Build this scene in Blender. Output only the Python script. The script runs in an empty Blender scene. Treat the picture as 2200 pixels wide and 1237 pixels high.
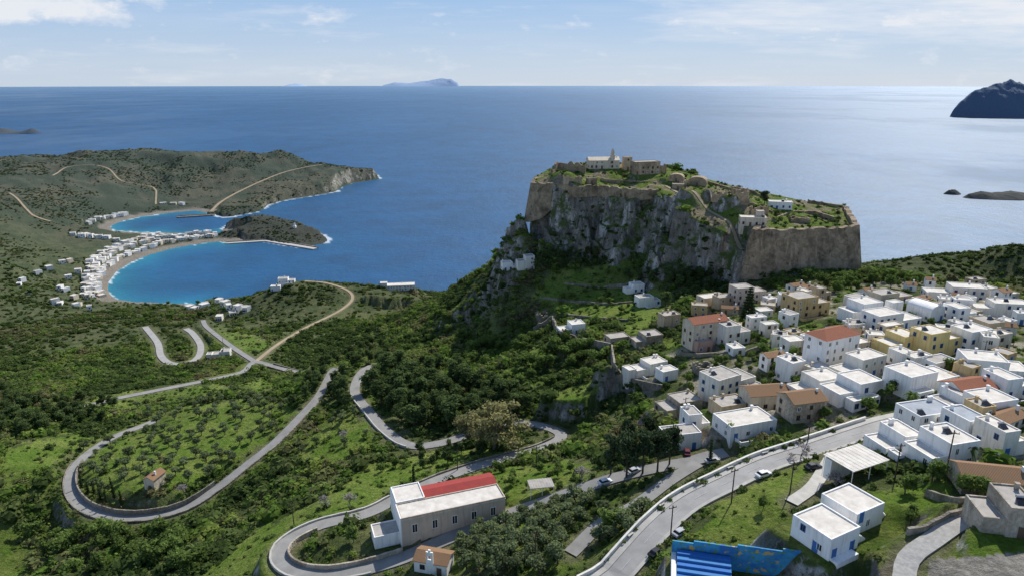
import bpy, bmesh, math, random, time
import numpy as np
from mathutils import Vector
T0=time.time()
random.seed(7); rng=np.random.default_rng(7)
C=bpy.context.scene.collection
R=math.radians
# ------------------------------------------------------------------ camera geometry used to survey the photo
PX=1467.0; CX,CY=1100.0,618.5; H=300.0; PIT=R(16.8); sp,cp=math.sin(PIT),math.cos(PIT)
def ray(u,v):
    a=(u-CX)/PX; b=(CY-v)/PX; return a, cp+b*sp, -sp+b*cp
def W(u,v,E):
    a,b,c=ray(u,v); t=(E-H)/c; return (a*t,b*t,E)
def proj(x,y,z):
    dz=z-H; f=np.maximum(y*cp-dz*sp,1e-3); return CX+PX*x/f, CY-PX*(y*sp+dz*cp)/f
# ------------------------------------------------------------------ noise
def hsh(ix,iy,s):
    n=(ix*374761393+iy*668265263+s*1442695)&0xffffffff
    n=((n^(n>>13))*1274126177)&0xffffffff
    return ((n^(n>>16))&0xffff)/65535.0
def vn(x,y,s):
    ix=np.floor(x).astype(np.int64); iy=np.floor(y).astype(np.int64); fx=x-ix; fy=y-iy
    fx=fx*fx*(3-2*fx); fy=fy*fy*(3-2*fy)
    a=hsh(ix,iy,s);b=hsh(ix+1,iy,s);c=hsh(ix,iy+1,s);d=hsh(ix+1,iy+1,s)
    return (a*(1-fx)+b*fx)*(1-fy)+(c*(1-fx)+d*fx)*fy
def fbm(x,y,sc,o=4,s=1):
    r=0;a=.5;t=0
    x=np.asarray(x,float)/sc+100.5; y=np.asarray(y,float)/sc+77.7
    for k in range(o):
        r=r+a*vn(x,y,s+k*17); t+=a; a*=.5; x=x*2.03; y=y*2.03
    return r/t
def sst(a,b,x):
    t=np.clip((x-a)/(b-a),0,1); return t*t*(3-2*t)
def mixc(a,b,t):
    return np.asarray(a)[None,:]*(1-t[:,None])+np.asarray(b)[None,:]*t[:,None]
def sdf(px,py,poly):
    n=len(poly); d2=np.full(px.shape,1e18); ins=np.zeros(px.shape,bool); idx=np.zeros(px.shape,int)
    for i in range(n):
        x0,y0=poly[i][:2]; x1,y1=poly[(i+1)%n][:2]
        ex,ey=x1-x0,y1-y0; wx=px-x0; wy=py-y0
        t=np.clip((wx*ex+wy*ey)/(ex*ex+ey*ey+1e-9),0,1)
        q=(wx-ex*t)**2+(wy-ey*t)**2; m=q<d2; d2=np.where(m,q,d2); idx=np.where(m,i,idx)
        c=((y0>py)!=(y1>py)); 
        if abs(ey)>1e-9: ins^=c&(px<ex*(py-y0)/ey+x0)
    return np.sqrt(d2)*np.where(ins,1,-1), idx
def inpoly(u,v,poly):
    ins=np.zeros(u.shape,bool); n=len(poly)
    for i in range(n):
        x0,y0=poly[i]; x1,y1=poly[(i+1)%n]
        if y0==y1: continue
        ins^=((y0>v)!=(y1>v))&(u<(x1-x0)*(v-y0)/(y1-y0)+x0)
    return ins
# ------------------------------------------------------------------ roads (surveyed u, v, elevation)
ROADS={
'upper':(4.7,[(1262,1275,197.5),(1322,1237,199),(1408,1140,203),(1478,1080,205),(1564,1035,207),(1650,995,208.5),(1740,965,210),(1830,935,211),(1900,912,212),(1975,895,213)]),
'lower':(3.6,[(1225,1190,194),(1290,1125,196),(1370,1080,198),(1440,1030,199),(1500,992,200)]),
'main':(4.6,[(1560,965,202),(1520,982,200),(1440,997,198.5),(1330,1022,195),(1230,1055,191),(1085,1107,185.5),(980,1147,184),(870,1195,182),(780,1222,180.5),(700,1235,179.5),(630,1225,178.5),(600,1195,178),(620,1160,177.5),(690,1125,177),(790,1100,176.5),(870,1060,176),(950,1025,175),(1050,992,173.5),(1150,965,172),(1205,938,171),(1180,918,170),(1110,908,168),(1020,930,166),(940,952,164.5),(880,955,163.5),(830,925,162),(790,880,160),(762,840,158),(776,800,156.5),(800,785,155)]),
'loop':(4.4,[(722,790,153.6),(712,800,153),(685,850,151.5),(640,900,150),(590,950,148),(540,990,146),(470,1045,143.5),(400,1090,141),(320,1110,140),(240,1110,139),(175,1085,138.5),(150,1040,137),(170,990,134.5),(240,940,131),(330,905,127)]),
'valley':(4.6,[(180,872,119),(250,855,116),(350,835,112),(450,815,107),(520,798,103),(548,777,100),(600,790,100.5),(655,802,101.5)]),
'branch':(4.2,[(548,777,100),(495,742,92),(445,703,80),(436,688,75)]),
'switch':(5.2,[(312,702,76),(338,735,82),(346,764,86),(366,780,88.5),(395,780,89),(424,768,88),(431,742,84),(414,716,79),(400,706,76)]),
'hill':(3.2,[(548,777,100),(600,737,92),(660,702,84),(730,667,77),(757,642,74),(745,623,76),(700,608,79),(655,604,81)]),
'shore':(6.0,[(452,456,4),(478,432,12),(530,404,24),(600,374,43),(650,361,50),(692,354,53)]),
'track':(4.0,[(112,378,None),(140,360,None),(190,355,None),(235,365,None),(262,390,None),(330,405,None),(335,440,None)]),
'track_b':(4.0,[(20,415,None),(40,430,None),(70,462,None),(110,478,None)]),
'cobble':(3.6,[(1940,1260,217.5),(1952,1200,219),(2005,1155,221),(2060,1122,222),(2110,1105,223)]),
'drive':(3.0,[(1700,1078,212.8),(1745,1045,212.6),(1772,1005,212),(1790,975,211.4)]),
'castle_path':(2.0,[(1598,535,None),(1580,505,None),(1555,470,None),(1505,440,None),(1455,413,None),(1430,398,None)]),
}
CTRL=[(0,1237,130),(100,1160,126),(300,1200,148),(450,1150,150),(560,1237,170),(760,1260,180),(950,1237,184),(1150,1237,192),(1400,1237,203),(1500,1237,207),(1600,1150,209),(1700,1080,213),
(1800,1180,216),(1900,1237,217),(2050,1200,222),(2200,1237,225),(2200,1100,224),(2100,980,217),(2200,800,215),(2000,820,213),(1850,900,210),(1830,790,208),(1480,965,199),(1600,940,203),(1620,850,200),(1550,845,196),(1400,815,189),(1330,800,184),(1250,905,172),(1290,880,174),
(1210,720,179),(1240,790,169),(1100,760,149),(1000,800,143),(900,850,158),(850,770,136),(1100,585,170),(1160,650,172),(1300,565,190),(1300,600,180),(1300,660,176),(1400,650,180),(1500,600,186),(1570,585,190),(1740,584,199.5),(1640,582,198),(1850,588,199),(1650,622,194.5),(1820,602,197.5),(1950,620,199),(2000,600,196),(2100,650,203),(2200,680,205),(1740,680,200),(1860,690,203),
(1180,560,186),(1420,560,190),(1490,560,191),
(320,1045,147),(450,950,141),(560,900,144),(350,905,130),(640,830,139),(450,855,123),(700,745,92),(800,700,98),(600,650,74),(615,607,86),(520,645,58),(480,695,62),(560,700,76),(830,616,66),(900,632,62),(870,690,72),(950,650,112),(1000,597,152),(930,640,104),(850,725,102),(900,700,118),(1000,700,140),(1050,650,157),(1072,550,181),(1090,505,203),(1118,480,211),
(0,750,82),(150,720,75),(200,800,98),(0,850,113),(100,900,123),(0,950,137),(0,1050,141),(100,650,30),(200,665,27),(0,640,45),(0,560,52),(100,600,12),(0,480,48),(130,520,14),(60,430,58),(150,400,60),(300,430,20),(400,432,9),(250,370,70),(100,330,90),(0,338,88),(300,318,103),(450,320,98),(600,318,100),(640,345,65),(700,355,53),(780,358,45),(560,380,42),(450,400,25),(620,400,25),
(540,466,29),(500,480,17),(640,491,17),(610,497,12),(690,512,4),(300,520,5),(230,520,10),(200,560,9),(210,600,5),(230,580,3),(400,510,3),(300,480,3),(350,650,12),(430,665,28),
(2000,548,140),(2200,528,155),(2150,600,128),(2200,645,135),(1890,575,128),(1800,560,150)]
pts=[W(*c) for c in CTRL]
for nm,(w,l) in ROADS.items():
    if nm in('track','track_b','castle_path'): continue
    for p in l:
        if p[2] is not None: pts.append(W(*p))
# ground the photo cannot see (behind the ridges)
pts+=[(0,620,90),(60,560,120),(150,560,110),(250,520,120),(-60,720,60),(60,800,40),(-300,930,8),(-160,930,10),(-1000,2380,20),(-700,2330,25),(-1400,2300,30),(-500,2290,15),(400,900,30),(700,900,40),(300,450,150),(420,480,150),(-450,300,140),(-400,100,140),(0,50,185),(80,40,210),(150,60,228),(220,150,222),(300,250,205),(-800,700,60),(-1300,1300,90),(-1600,1900,90)]
A=np.array(pts); 
def rbf_fit(A,c=.12,lam=.03):
    P=A[:,:2]/100; n=len(P)
    D=np.sqrt(((P[:,None]-P[None])**2).sum(-1)+c*c)-lam*np.eye(n)
    Q=np.c_[np.ones(n),P]; M=np.block([[D,Q],[Q.T,np.zeros((3,3))]])
    s=np.linalg.solve(M,np.r_[A[:,2],0,0,0]); return P,s,c
def rbf_eval(F,x,y):
    P,s,c=F; n=len(P); out=np.empty(x.size); X=x.ravel()/100; Y=y.ravel()/100
    for i in range(0,x.size,60000):
        a=X[i:i+60000];b=Y[i:i+60000]
        D=np.sqrt((a[:,None]-P[None,:,0])**2+(b[:,None]-P[None,:,1])**2+c*c)
        out[i:i+60000]=D@s[:n]+s[n]+s[n+1]*a+s[n+2]*b
    return out.reshape(x.shape)
rr=[45.0]
while rr[-1]<2900:
    r=rr[-1]; rr.append(r+(.006*r if r<365 else .55 if r<500 else .8 if r<545 else .0065*r))
rr=np.array(rr); NT=1151; th=np.linspace(R(-44),R(44),NT); NR=len(rr)
GX=rr[:,None]*np.sin(th)[None]; GY=rr[:,None]*np.cos(th)[None]
Z=rbf_eval(rbf_fit(A),GX,GY)
amp=np.clip(rr/400,.35,3.5)[:,None]
Z=Z+(fbm(GX,GY,22,4,3)-.5)*2.6*amp**.5+(fbm(GX,GY,90,3,9)-.5)*5*(amp-.35)*.8
far=sst(1500,1900,GY)
Z=Z-far*np.abs(fbm(GX,GY,160,4,31)-.5)*60*sst(10,50,Z)+far*(fbm(GX,GY,45,3,33)-.5)*14*sst(5,25,Z)
# ------------------------------------------------------------------ coast
COAST_PX=[(815,384),(790,389),(762,392),(730,402),(722,412),(690,417),(640,425),(600,432),(575,440),(560,452),(530,459),(500,465),(475,466),(455,459),(420,453),(360,458),(300,466),(258,476),(236,487),(242,496),(300,500),(380,501),(440,503),(476,501),(480,492),(500,483),(560,479),(600,488),(650,494),(690,506),(704,516),(690,526),(640,529),(600,523),(570,517),(530,516),(490,522),(470,519),(420,525),(370,534),(320,548),(280,564),(250,584),(233,606),(232,628),(246,642),(285,648),(340,650),(450,655),(600,655),(800,650),(920,640),(1000,632)]
COAST=[W(u,v,0)[:2] for u,v in COAST_PX]+[(150,1000),(500,1100),(1200,1100),(3000,1000),(3000,-200),(-3500,-200),(-3500,2300),(-2200,2480),(-1300,2520),(-700,2440),(-470,2330)]
BEACH=set(list(range(13,24))+list(range(35,48)))
m=rr>580; i0=int(np.argmax(m))
sd,si=sdf(GX[i0:],GY[i0:],COAST)
sdn=sd+(fbm(GX[i0:],GY[i0:],30,3,5)-.5)*np.where(np.isin(si,list(BEACH)),2,20)
isb=np.isin(si,list(BEACH))
cap=np.where(isb,.6+.07*np.maximum(sdn,0)+np.maximum(sdn-25,0)*.5,1.0+2.0*np.maximum(sdn,0))
Z[i0:]=np.where(sdn>0,np.minimum(np.maximum(Z[i0:],.9),cap),np.maximum(-.5+.12*sdn,-30))
BEACHM=np.zeros_like(Z); BEACHM[i0:]=np.where(isb&(sdn>-5),1-sst(18,26,sdn),0)
# ------------------------------------------------------------------ castle mesa
CPX=[(1142,395,235,0),(1190,398,235,14),(1235,404,234.5,20),(1280,401,235,22),(1345,409,234,21),(1410,409,234,18),(1470,440,229.5,18),(1520,452,226.5,15),(1570,468,224,11),(1600,480,222.6,6),(1617,492,222,0),(1843,487,222,0),(1815,440,226,3),(1730,432,227,6),(1600,405,233,10),(1520,385,236,10),(1430,360,241,10),(1330,350,243,10),(1200,353,243,0),(1150,380,237,0)]
CP=[W(a,b,c) for a,b,c,_ in CPX]; CWD=np.array([max(c[3],1.5) for c in CPX],float)
PLC=CP+[W(1300,364,242.5),W(1225,364,245.5),W(1205,360,246),W(1390,374,241),W(1500,400,234.5),W(1560,440,230),W(1590,436,231),W(1675,448,226.5),W(1610,488,222.5),W(1700,480,221.5),W(1760,470,222),W(1450,390,238),W(1240,388,237),W(1350,388,237)]
PF=rbf_fit(np.array(PLC),.05,.02)
ci=np.where((rr>340)&(rr<580))[0]; ca,cb=ci[0],ci[-1]+1
tj=np.where((th>R(-6))&(th<R(34)))[0]; ta,tb=tj[0],tj[-1]+1
sx,sy=GX[ca:cb,ta:tb],GY[ca:cb,ta:tb]
# lower terrace held by the stepped wall left of the bastion
LPX=[(1484,496,216),(1530,514,213),(1574,532,210),(1612,540,208),(1625,490,219),(1560,462,221),(1480,448,222)]
LP=[W(*c) for c in LPX]; ld,_=sdf(sx,sy,LP); lf=rbf_eval(rbf_fit(np.array(LP),.05,.02),sx,sy)
lw=5+(fbm(sx,sy,9,3,52)-.5)*9
zb=Z[ca:cb,ta:tb]; s=1-sst(0,1,-ld/np.maximum(lw,1.5)); Z[ca:cb,ta:tb]=np.where(lf-1>zb,zb+(lf-1-zb)*s,zb)
cd,cidx=sdf(sx,sy,CP)
wd=CWD[cidx]
# scree and grass apron climbing against the foot of the rock
ap=np.where(wd>8,sst(46,14,-cd)*(7+10*(fbm(sx,sy,26,3,47)-.4)),0)
Z[ca:cb,ta:tb]+=np.where(cd<0,np.clip(ap,0,12),0)
nz_=(fbm(sx,sy,32,3,41)-.5)*36+(fbm(sx,sy,12,3,43)-.5)*15+(fbm(sx,sy,5,2,48)-.5)*6+np.abs(fbm(sx,sy,18,3,44)-.5)*18-3
cdn=cd+np.where(wd>4,nz_*sst(0,-5,cd)*np.minimum(wd/18,1),0)
pl=rbf_eval(PF,sx,sy)+(fbm(sx,sy,14,4,12)-.5)*4.5*sst(0,8,cd)
t=np.clip(-cdn/wd,0,1); s=np.where(wd>8,(1-t)**1.6,1-t*t*(3-2*t))
s=np.where(wd>8,s+np.sin(s*17+fbm(sx,sy,20,2,46)*10)*.06*sst(0,.15,s)*sst(1,.8,s),s)
zb=Z[ca:cb,ta:tb]; Z[ca:cb,ta:tb]=np.where(pl>zb,zb+(pl-zb)*s,zb)
CD=np.full_like(Z,-99.); CD[ca:cb,ta:tb]=np.maximum(cd,np.where(ld>0,.5,-99))
CLF=np.zeros_like(Z); CLF[ca:cb,ta:tb]=np.where((cd<0)&(ld<0)&(wd>4)&(s>.05)&(s<.97),1,0)
def crag(u,v,E,w,d,h,ang=0):
    x0,y0,_=W(u,v,E); 
    dx=GX-x0; dy=GY-y0; q=np.hypot(dx/w,dy/d)+(fbm(GX,GY,11,3,55)-.5)*.9
    Z[:]=Z+h*(1-sst(.72,1.0,q))*(1-.35*sst(-.5,1,dy/d))
crag(1035,645,158,18,8,10); crag(985,668,146,13,6,7); crag(1240,862,176,18,9,9); crag(1310,835,180,9,8,6); crag(845,655,68,34,14,9); crag(1090,545,184,10,9,10); crag(1112,500,203,9,8,9); crag(1150,600,178,12,6,6); crag(1480,575,188,14,6,7); crag(1560,578,190,12,5,6)
def thidx(t): return (t-th[0])/(th[1]-th[0])
def zat(x,y,G=None):
    G=Z if G is None else G
    x=np.asarray(x,float);y=np.asarray(y,float)
    j=np.clip(thidx(np.arctan2(x,y)),0,NT-1.001); i=np.clip(np.interp(np.hypot(x,y),rr,np.arange(NR)),0,NR-1.001)
    i0=i.astype(int);j0=j.astype(int);fi=i-i0;fj=j-j0
    return (G[i0,j0]*(1-fj)+G[i0,j0+1]*fj)*(1-fi)+(G[i0+1,j0]*(1-fj)+G[i0+1,j0+1]*fj)*fi
def P(u,v):
    a,b,c=ray(u,v); h=math.hypot(a,b); t=min(max(thidx(math.atan2(a,b)),0),NT-1.001); j=int(t); f=t-j
    pr=Z[:,j]*(1-f)+Z[:,j+1]*f; ln=H+c/h*rr; d=pr-ln; k=np.where(d>0)[0]
    k=k[0] if len(k) else NR-1
    r=rr[k] if k==0 else rr[k-1]+(rr[k]-rr[k-1])*(-d[k-1])/(d[k]-d[k-1])
    return (a/h*r,b/h*r,H+c/h*r,r/h)
# ------------------------------------------------------------------ carve the roads
def spline(l,step):
    l=[np.array(p) for p in l]; l=[2*l[0]-l[1]]+l+[2*l[-1]-l[-2]]; o=[]
    for i in range(1,len(l)-2):
        p0,p1,p2,p3=l[i-1:i+3]; n=max(2,int(np.linalg.norm((p2-p1)[:2])/step))
        for k in range(n):
            t=k/n; o.append(.5*((2*p1)+(-p0+p2)*t+(2*p0-5*p1+4*p2-p3)*t*t+(-p0+3*p1-3*p2+p3)*t**3))
    o.append(l[-2]); return np.array(o)
RD=np.full_like(Z,99.); TZ=np.zeros_like(Z); RS={}
for nm,(w,l) in ROADS.items():
    q=[W(*p) if p[2] is not None else P(p[0],p[1])[:3] for p in l]
    S=spline(q,2.0 if nm not in('track','track_b','shore') else 8.0)
    if nm in('castle_path','track','track_b'):
        S[:,2]=zat(S[:,0],S[:,1])
    k=np.ones(7)/7; zz=np.convolve(np.pad(S[:,2],3,mode='edge'),k,'valid'); S[:,2]=zz; RS[nm]=(w,S)
    for a in range(0,len(S)-1,6):
        g=S[a:a+7]; mg=16
        rg=np.hypot(g[:,0],g[:,1]); tg=np.arctan2(g[:,0],g[:,1])
        ia=max(0,np.searchsorted(rr,rg.min()-mg)-1); ib=min(NR,np.searchsorted(rr,rg.max()+mg)+1)
        dt=mg/rg.min(); ja=max(0,int(thidx(tg.min()-dt))); jb=min(NT,int(thidx(tg.max()+dt))+2)
        if ib<=ia or jb<=ja: continue
        X=GX[ia:ib,ja:jb];Y=GY[ia:ib,ja:jb]
        for e in range(len(g)-1):
            ex,ey=g[e+1,:2]-g[e,:2]; wx=X-g[e,0]; wy=Y-g[e,1]; t=np.clip((wx*ex+wy*ey)/(ex*ex+ey*ey+1e-9),0,1)
            d=np.hypot(wx-ex*t,wy-ey*t)-w/2; z=g[e,2]+(g[e+1,2]-g[e,2])*t
            mm=d<RD[ia:ib,ja:jb]; RD[ia:ib,ja:jb][mm]=d[mm]; TZ[ia:ib,ja:jb][mm]=z[mm]
fl=np.where(rr>1000,3.,np.where(rr>430,4.0,1.6))[:,None]
wgt=1-sst(0,1,(RD-fl)/(4.5))
Z=np.where(RD<50,Z*(1-wgt)+(TZ-.3)*wgt,Z)
# ------------------------------------------------------------------ houses: specifications
TOWN=[(1340,790),(1470,745),(1500,650),(1700,615),(1990,600),(2230,640),(2230,1000),(1950,1000),(1870,905),(1700,935),(1480,965),(1420,900)]
HS=[]
def spec(name,label,cat,u,v,wpx,h,d,yaw,wall='white',roof='flat',sh='blue',**k):
    HS.append(dict(name=name,label=label,cat=cat,u=u,v=v,wpx=wpx,h=h,d=d,yaw=R(yaw),wall=wall,roof=roof,sh=sh,**k))
hs=lambda label,*a,**k: spec('house',label,'house',*a,**k)
hs('white double house with outside stairs and blue doors above the blue painted wall',1852,1170,190,4.2,8.5,28,key='stairs')
hs('tall white house under a pyramid of orange tiles in mid town',1803,792,92,11.4,9,25,roof='hip')
hs('low white wing with blue door in front of the tall tile topped house',1858,812,110,6.2,7,25)
hs('white cube house left of the tall tile topped house',1722,822,60,7.6,7,25)
hs('broad white flat roofed house with blue door beside the green slope',1582,848,98,7.0,9,30,annex=[(4,9,-3.5,0,3.0)])
hs('long low white house at the left edge of town',1402,806,70,4.6,7,25,annex=[(-9.5,-6,1,6,3.4)])
hs('little white cube below the long low house at the left edge of town',1440,817,36,3.8,5,25)
hs('white house front block beside the bend of road under dark pines',1468,966,78,4.8,6,12)
hs('taller white house block with blue shutters behind the front block by the pines',1500,936,50,7.0,6,12)
hs('wide low white house with pale roof above the terrace of the main road',1618,938,110,4.0,9,18)
hs('half finished stone house with bare concrete roof above the white blocks',1470,893,84,4.6,8,20,wall='stone',sh='brown')
hs('cream house under a faded brown tiled gable',1652,882,88,5.2,8,8,wall='cream',roof='gable',tile='oldtile',sh='brown')
hs('weathered stone house with twin window bays and faded tile roof',1737,905,78,6.0,8,14,wall='stone',roof='gable',tile='oldtile',sh='brown')
hs('white terraced house with verandas behind the weathered stone house',1768,858,102,6.2,8,20,annex=[(-9,-2,-3,0,3.0)])
hs('white house with deep dark veranda right of the stone house',1848,868,106,6.2,9,20,annex=[(-6,4,-3,0,3.0)])
hs('plain beige block between the two white groups near the road',1578,896,66,4.0,7,18,wall='beige',sh='brown')
hs('pale yellow villa with white trim, left half of the yellow pair',1940,768,76,7.2,8,20,wall='yellow')
hs('taller pale yellow villa with blue shutters, right half of the yellow pair',2026,766,88,8.6,8,20,wall='yellow')
hs('white house with blue door right of the yellow villas',2102,757,58,7.6,8,20)
hs('sandy yellow flat roofed block nearest the bastion',1745,680,84,8.8,10,20,wall='tan',sh='brown')
hs('pinkish old mansion with rows of dark windows below the bastion',1613,655,68,8.8,8,15,wall='pinkish',sh='brown')
hs('weathered grey white house above the tall old mansion',1536,662,54,5.6,7,20,wall='cream',sh='brown')
hs('tall weathered mansion topped with a red tiled roof',1524,748,82,11.4,8,20,wall='cream',roof='gable',tile='redtile',sh='brown')
hs('off white block joined to the right of the weathered mansion',1584,740,60,8.2,8,20,wall='offwhite',sh='brown')
hs('dusty pink annex at the foot of the weathered mansion',1514,756,36,4.4,4,20,wall='pink',sh='brown')
hs('narrow beige house left of the weathered mansion',1443,709,38,7.4,6,20,wall='beige',sh='brown')
hs('white house with long grey flat roof behind the sandy block',1862,692,74,7.8,9,20)
hs('wide white flat roofed house in the upper middle of town',1932,706,116,6.2,9,20)
hs('cream white house on the upper edge of town below the trees',1925,652,84,4.8,8,20,wall='cream')
hs('long white house at the very top of town facing the sea',2052,646,110,6.2,9,-14)
hs('long white house at the upper right end of town',2152,682,104,5.8,8,-10)
hs('beige stone house with flat roof near the right edge',2122,742,68,8,8,16,wall='beige',sh='brown')
spec('church','white vaulted church with a small bell gable in upper town','church',2012,690,40,4.6,11,24,roof='vault',bell=True)
hs('small white house right of the vaulted church',2075,692,48,5.8,8,12)
hs('large white house with many blue windows and stone forecourt',2004,846,140,6.6,9,22,annex=[(-10,-4,-3,0,3.0)])
hs('white house with flat roof and parked yard at right edge',2142,814,120,5.2,9,-14)
hs('low house with a bright red tiled gable roof near the right edge',2102,872,88,4.6,8,16,roof='gable',tile='redtile')
hs('small white cube behind the house with many blue windows',1965,790,56,4.8,7,20)
hs('white house with grey roof below the red tiled house',2066,888,72,4.8,7,18)
hs('white flat roofed house hard on the right edge below the red tiles',2184,855,64,5.6,8,14)
hs('white house with terrace at the top of the curving main road',1940,985,84,5.4,8,15,annex=[(-8,-3,-3,0,2.9)])
hs('big white house with dark windows above the pergola garden',2050,1006,112,5.8,9,15)
hs('white house with blue grey roof behind the big white house',2012,932,100,5.4,8,15,roofc='greyroof')
hs('white house with grey blue roof and chimneys near the right edge',2108,952,84,6.2,8,15,roofc='greyroof')
hs('white block at the right edge above the tiled cottage',2176,978,64,6.0,8,14)
hs('white house with open terrace below the red tiled house',2150,902,74,5.0,8,15)
hs('long cottage with orange tiled roof near the right edge',2140,1068,135,3.4,7,-12,wall='stone',roof='gable',tile='oldtile',sh='brown')
hs('rough stone house at the lower right edge of the photo',2168,1152,105,5.4,8,-10,wall='stone',sh='brown')
hs('small white house inside the ruined stone enclosure on the slope',1231,719,54,5.2,7,16)
hs('small white house with grey roof below the castle cliff, upper of two',1365,630,40,5.0,6,16)
hs('small white house below the castle cliff, lower of two',1396,658,50,5.2,6,16)
hs('low white house on the ridge at the left foot of the castle rock',1098,581,34,5,6,16)
hs('taller white house on the ridge at the left foot of the castle rock',1131,580,36,8.5,6,16,wall='offwhite')
hs('flat roofed stone house below the narrow beige house',1396,745,60,5,8,18,wall='stone',sh='brown')
hs('low stone hut left of the flat roofed stone house',1332,740,44,3.4,7,18,wall='stone',sh='brown')
spec('building','long buff building with red roof and five tall windows inside the hairpin','building',978,1138,215,6.8,7,20,wall='buff',sh='brown',key='school')
spec('shed','small white roofed shed with a teal door beside the buff building','shed',835,1172,55,3.2,6,20,sh='teal',nw=0)
spec('chapel','little chapel with brown tiled roof and white bell gable at the bottom edge','chapel',925,1232,72,3.2,5.5,-14,roof='gable',tile='oldtile',bell=True,sh='brown')
spec('chapel','lone small chapel with an orange roof inside the valley road loop','chapel',322,1052,24,4.6,7,-12,wall='cream',roof='gable',tile='oldtile',sh='brown',ridge='y')
hs('white house with blue gates beside the valley road junction',475,768,36,4.6,8,12,annex=[(-11,-7,0,6,3.2)])
hs('small white house on top of the scrubby hill above the bay',615,608,34,5,8,8)
hs('bigger white house left below the hilltop house',592,625,20,5,7,8)
spec('building','wide white building on the cliff edge above the sea','building',862,624,58,6,12,8,annex=[(-16,-8,2,9,9)])
# seaside village
def row(a,n,g,lab,j=4,k0=7,k1=14):
    for k in range(n):
        f=k/(max(n-1,1))*(len(a)-1); i=min(int(f),len(a)-2); f-=i
        u=a[i][0]*(1-f)+a[i+1][0]*f+random.uniform(-j,j); v=a[i][1]*(1-f)+a[i+1][1]*f+random.uniform(-j*.5,j*.5)
        hs(lab,u,v,random.uniform(k0,k1),random.choice([3.6,5.0,5.8,6.1,7.0]),random.uniform(7,10),random.uniform(-40,40),wall=random.choice(['white','white','white','offwhite','cream']),far=True,group=g)
row([(212,640),(203,612),(214,584),(258,554),(328,529),(400,515),(464,507)],54,'houses along the curved beach','small white flat roofed house along the curved village beach',2.5)
row([(190,645),(192,605),(204,572),(250,541),(322,518),(402,506),(450,501)],50,'second row of beach houses','small white house in the second row behind the curved beach',3)
row([(180,640),(184,600),(196,564),(238,534),(302,514),(345,506)],38,'third row of beach houses','small white house in the third row behind the curved beach',5)
row([(160,508),(200,511),(250,518)],12,'houses on the rise behind the bays','small white house on the rise behind the two bays',5)
row([(186,482),(205,474),(236,470),(252,464),(270,462)],16,'houses above the inner bay','white house stacked above the head of the inner bay',4)
row([(80,590),(150,560),(140,640),(190,668),(110,655),(15,602),(215,640),(165,585)],20,'scattered village houses','white house scattered among trees behind the village',8,6,11)
row([(400,668),(430,662),(470,655),(500,672),(535,668),(475,690)],12,'hamlet above the near shore','white house in the hamlet above the near shore',5)
row([(355,440),(385,440)],3,'farm sheds under the headland','low pale shed at the foot of the far headland',4)
# castle
spec('church','cream church with slender bell tower on top of the castle rock','church',1298,363,66,5.6,9,6,wall='cream',roof='gable',tile='cream',sh='brown',key='castlechurch')
spec('tower','square beige stone tower beside the castle church','tower',1349,366,17,8.5,6,6,wall='beige',sh='brown',nw=1)
spec('building','long tan stone castle building with a row of arched openings','building',1391,375,56,8.0,9,14,wall='tanstone',sh='brown')
spec('building','low vaulted stone storehouse behind the castle wall','building',1452,390,30,2.2,7,-20,wall='tanstone',roof='vault',rc='tanstone',sh='brown',nw=1)
spec('building','large vaulted stone magazine on the castle brow','building',1497,400,36,2.8,8,-22,wall='tanstone',roof='vault',rc='tanstone',sh='brown',nw=1)
spec('chapel','white flat roofed chapel beside the round tree in the castle','chapel',1676,450,46,4.2,7,-14)
spec('church','small white castle church with dark doorway on the lower terrace','church',1618,486,54,4.6,7,-10,wall='cream',sh='brown',annex=[(2,6,4,8,7.6)])
spec('hut','tiny stone hut on the grass of the upper castle','hut',1272,395,22,3.2,4,5,wall='tanstone',sh='brown',nw=1)
spec('hut','low stone hut beside the castle track','hut',1456,408,24,3.2,5,-15,wall='tanstone',sh='brown',nw=1)
spec('pad','','',1640,1312,380,1,11,-13,key='pad')
HMASK=np.full_like(Z,9.)
def pad(s):
    global Z
    x,y,z,dep=P(s['u'],s['v']); s['x'],s['y'],s['z'],s['dep']=x,y,z,dep
    s['w']=s['wpx']*dep/PX/math.cos(s['yaw'])
    if s.get('far'): s['w']=min(s['w'],15)
    if s.get('key')=='school': s['d2']=15
    if s.get('key')=='stairs': s['d2']=11
    d=s.get('d2',s['d']); c,sn=math.cos(s['yaw']),math.sin(s['yaw'])
    f0=14 if s['name']=='pad' else 0
    rg=math.hypot(x,y); tg=math.atan2(x,y); mg=s['w']/2+d+8+f0
    ia=max(0,np.searchsorted(rr,rg-mg)-1); ib=min(NR,np.searchsorted(rr,rg+mg)+1); dt=mg/max(rg-f0,40)
    ja=max(0,int(thidx(tg-dt))); jb=min(NT,int(thidx(tg+dt))+2)
    dx=GX[ia:ib,ja:jb]-x; dy=GY[ia:ib,ja:jb]-y; lx=dx*c+dy*sn; ly=-dx*sn+dy*c
    q=np.maximum(np.abs(lx)-s['w']/2,np.maximum(-ly-f0,ly-d))
    HMASK[ia:ib,ja:jb]=np.minimum(HMASK[ia:ib,ja:jb],q)
    k=1-sst(.8,3.0 if s['name']=='pad' else 5.0 if rg<1000 else 8,q); k=np.where(RD[ia:ib,ja:jb]<1.2,0,k)
    if CD[min(ib-1,(ia+ib)//2),min(jb-1,(ja+jb)//2)]>-3: k=k*(q<1)
    Z[ia:ib,ja:jb]=Z[ia:ib,ja:jb]*(1-k)+(z-.1)*k
pad(HS[-1])
for s in HS[:-1]: pad(s)
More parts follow.
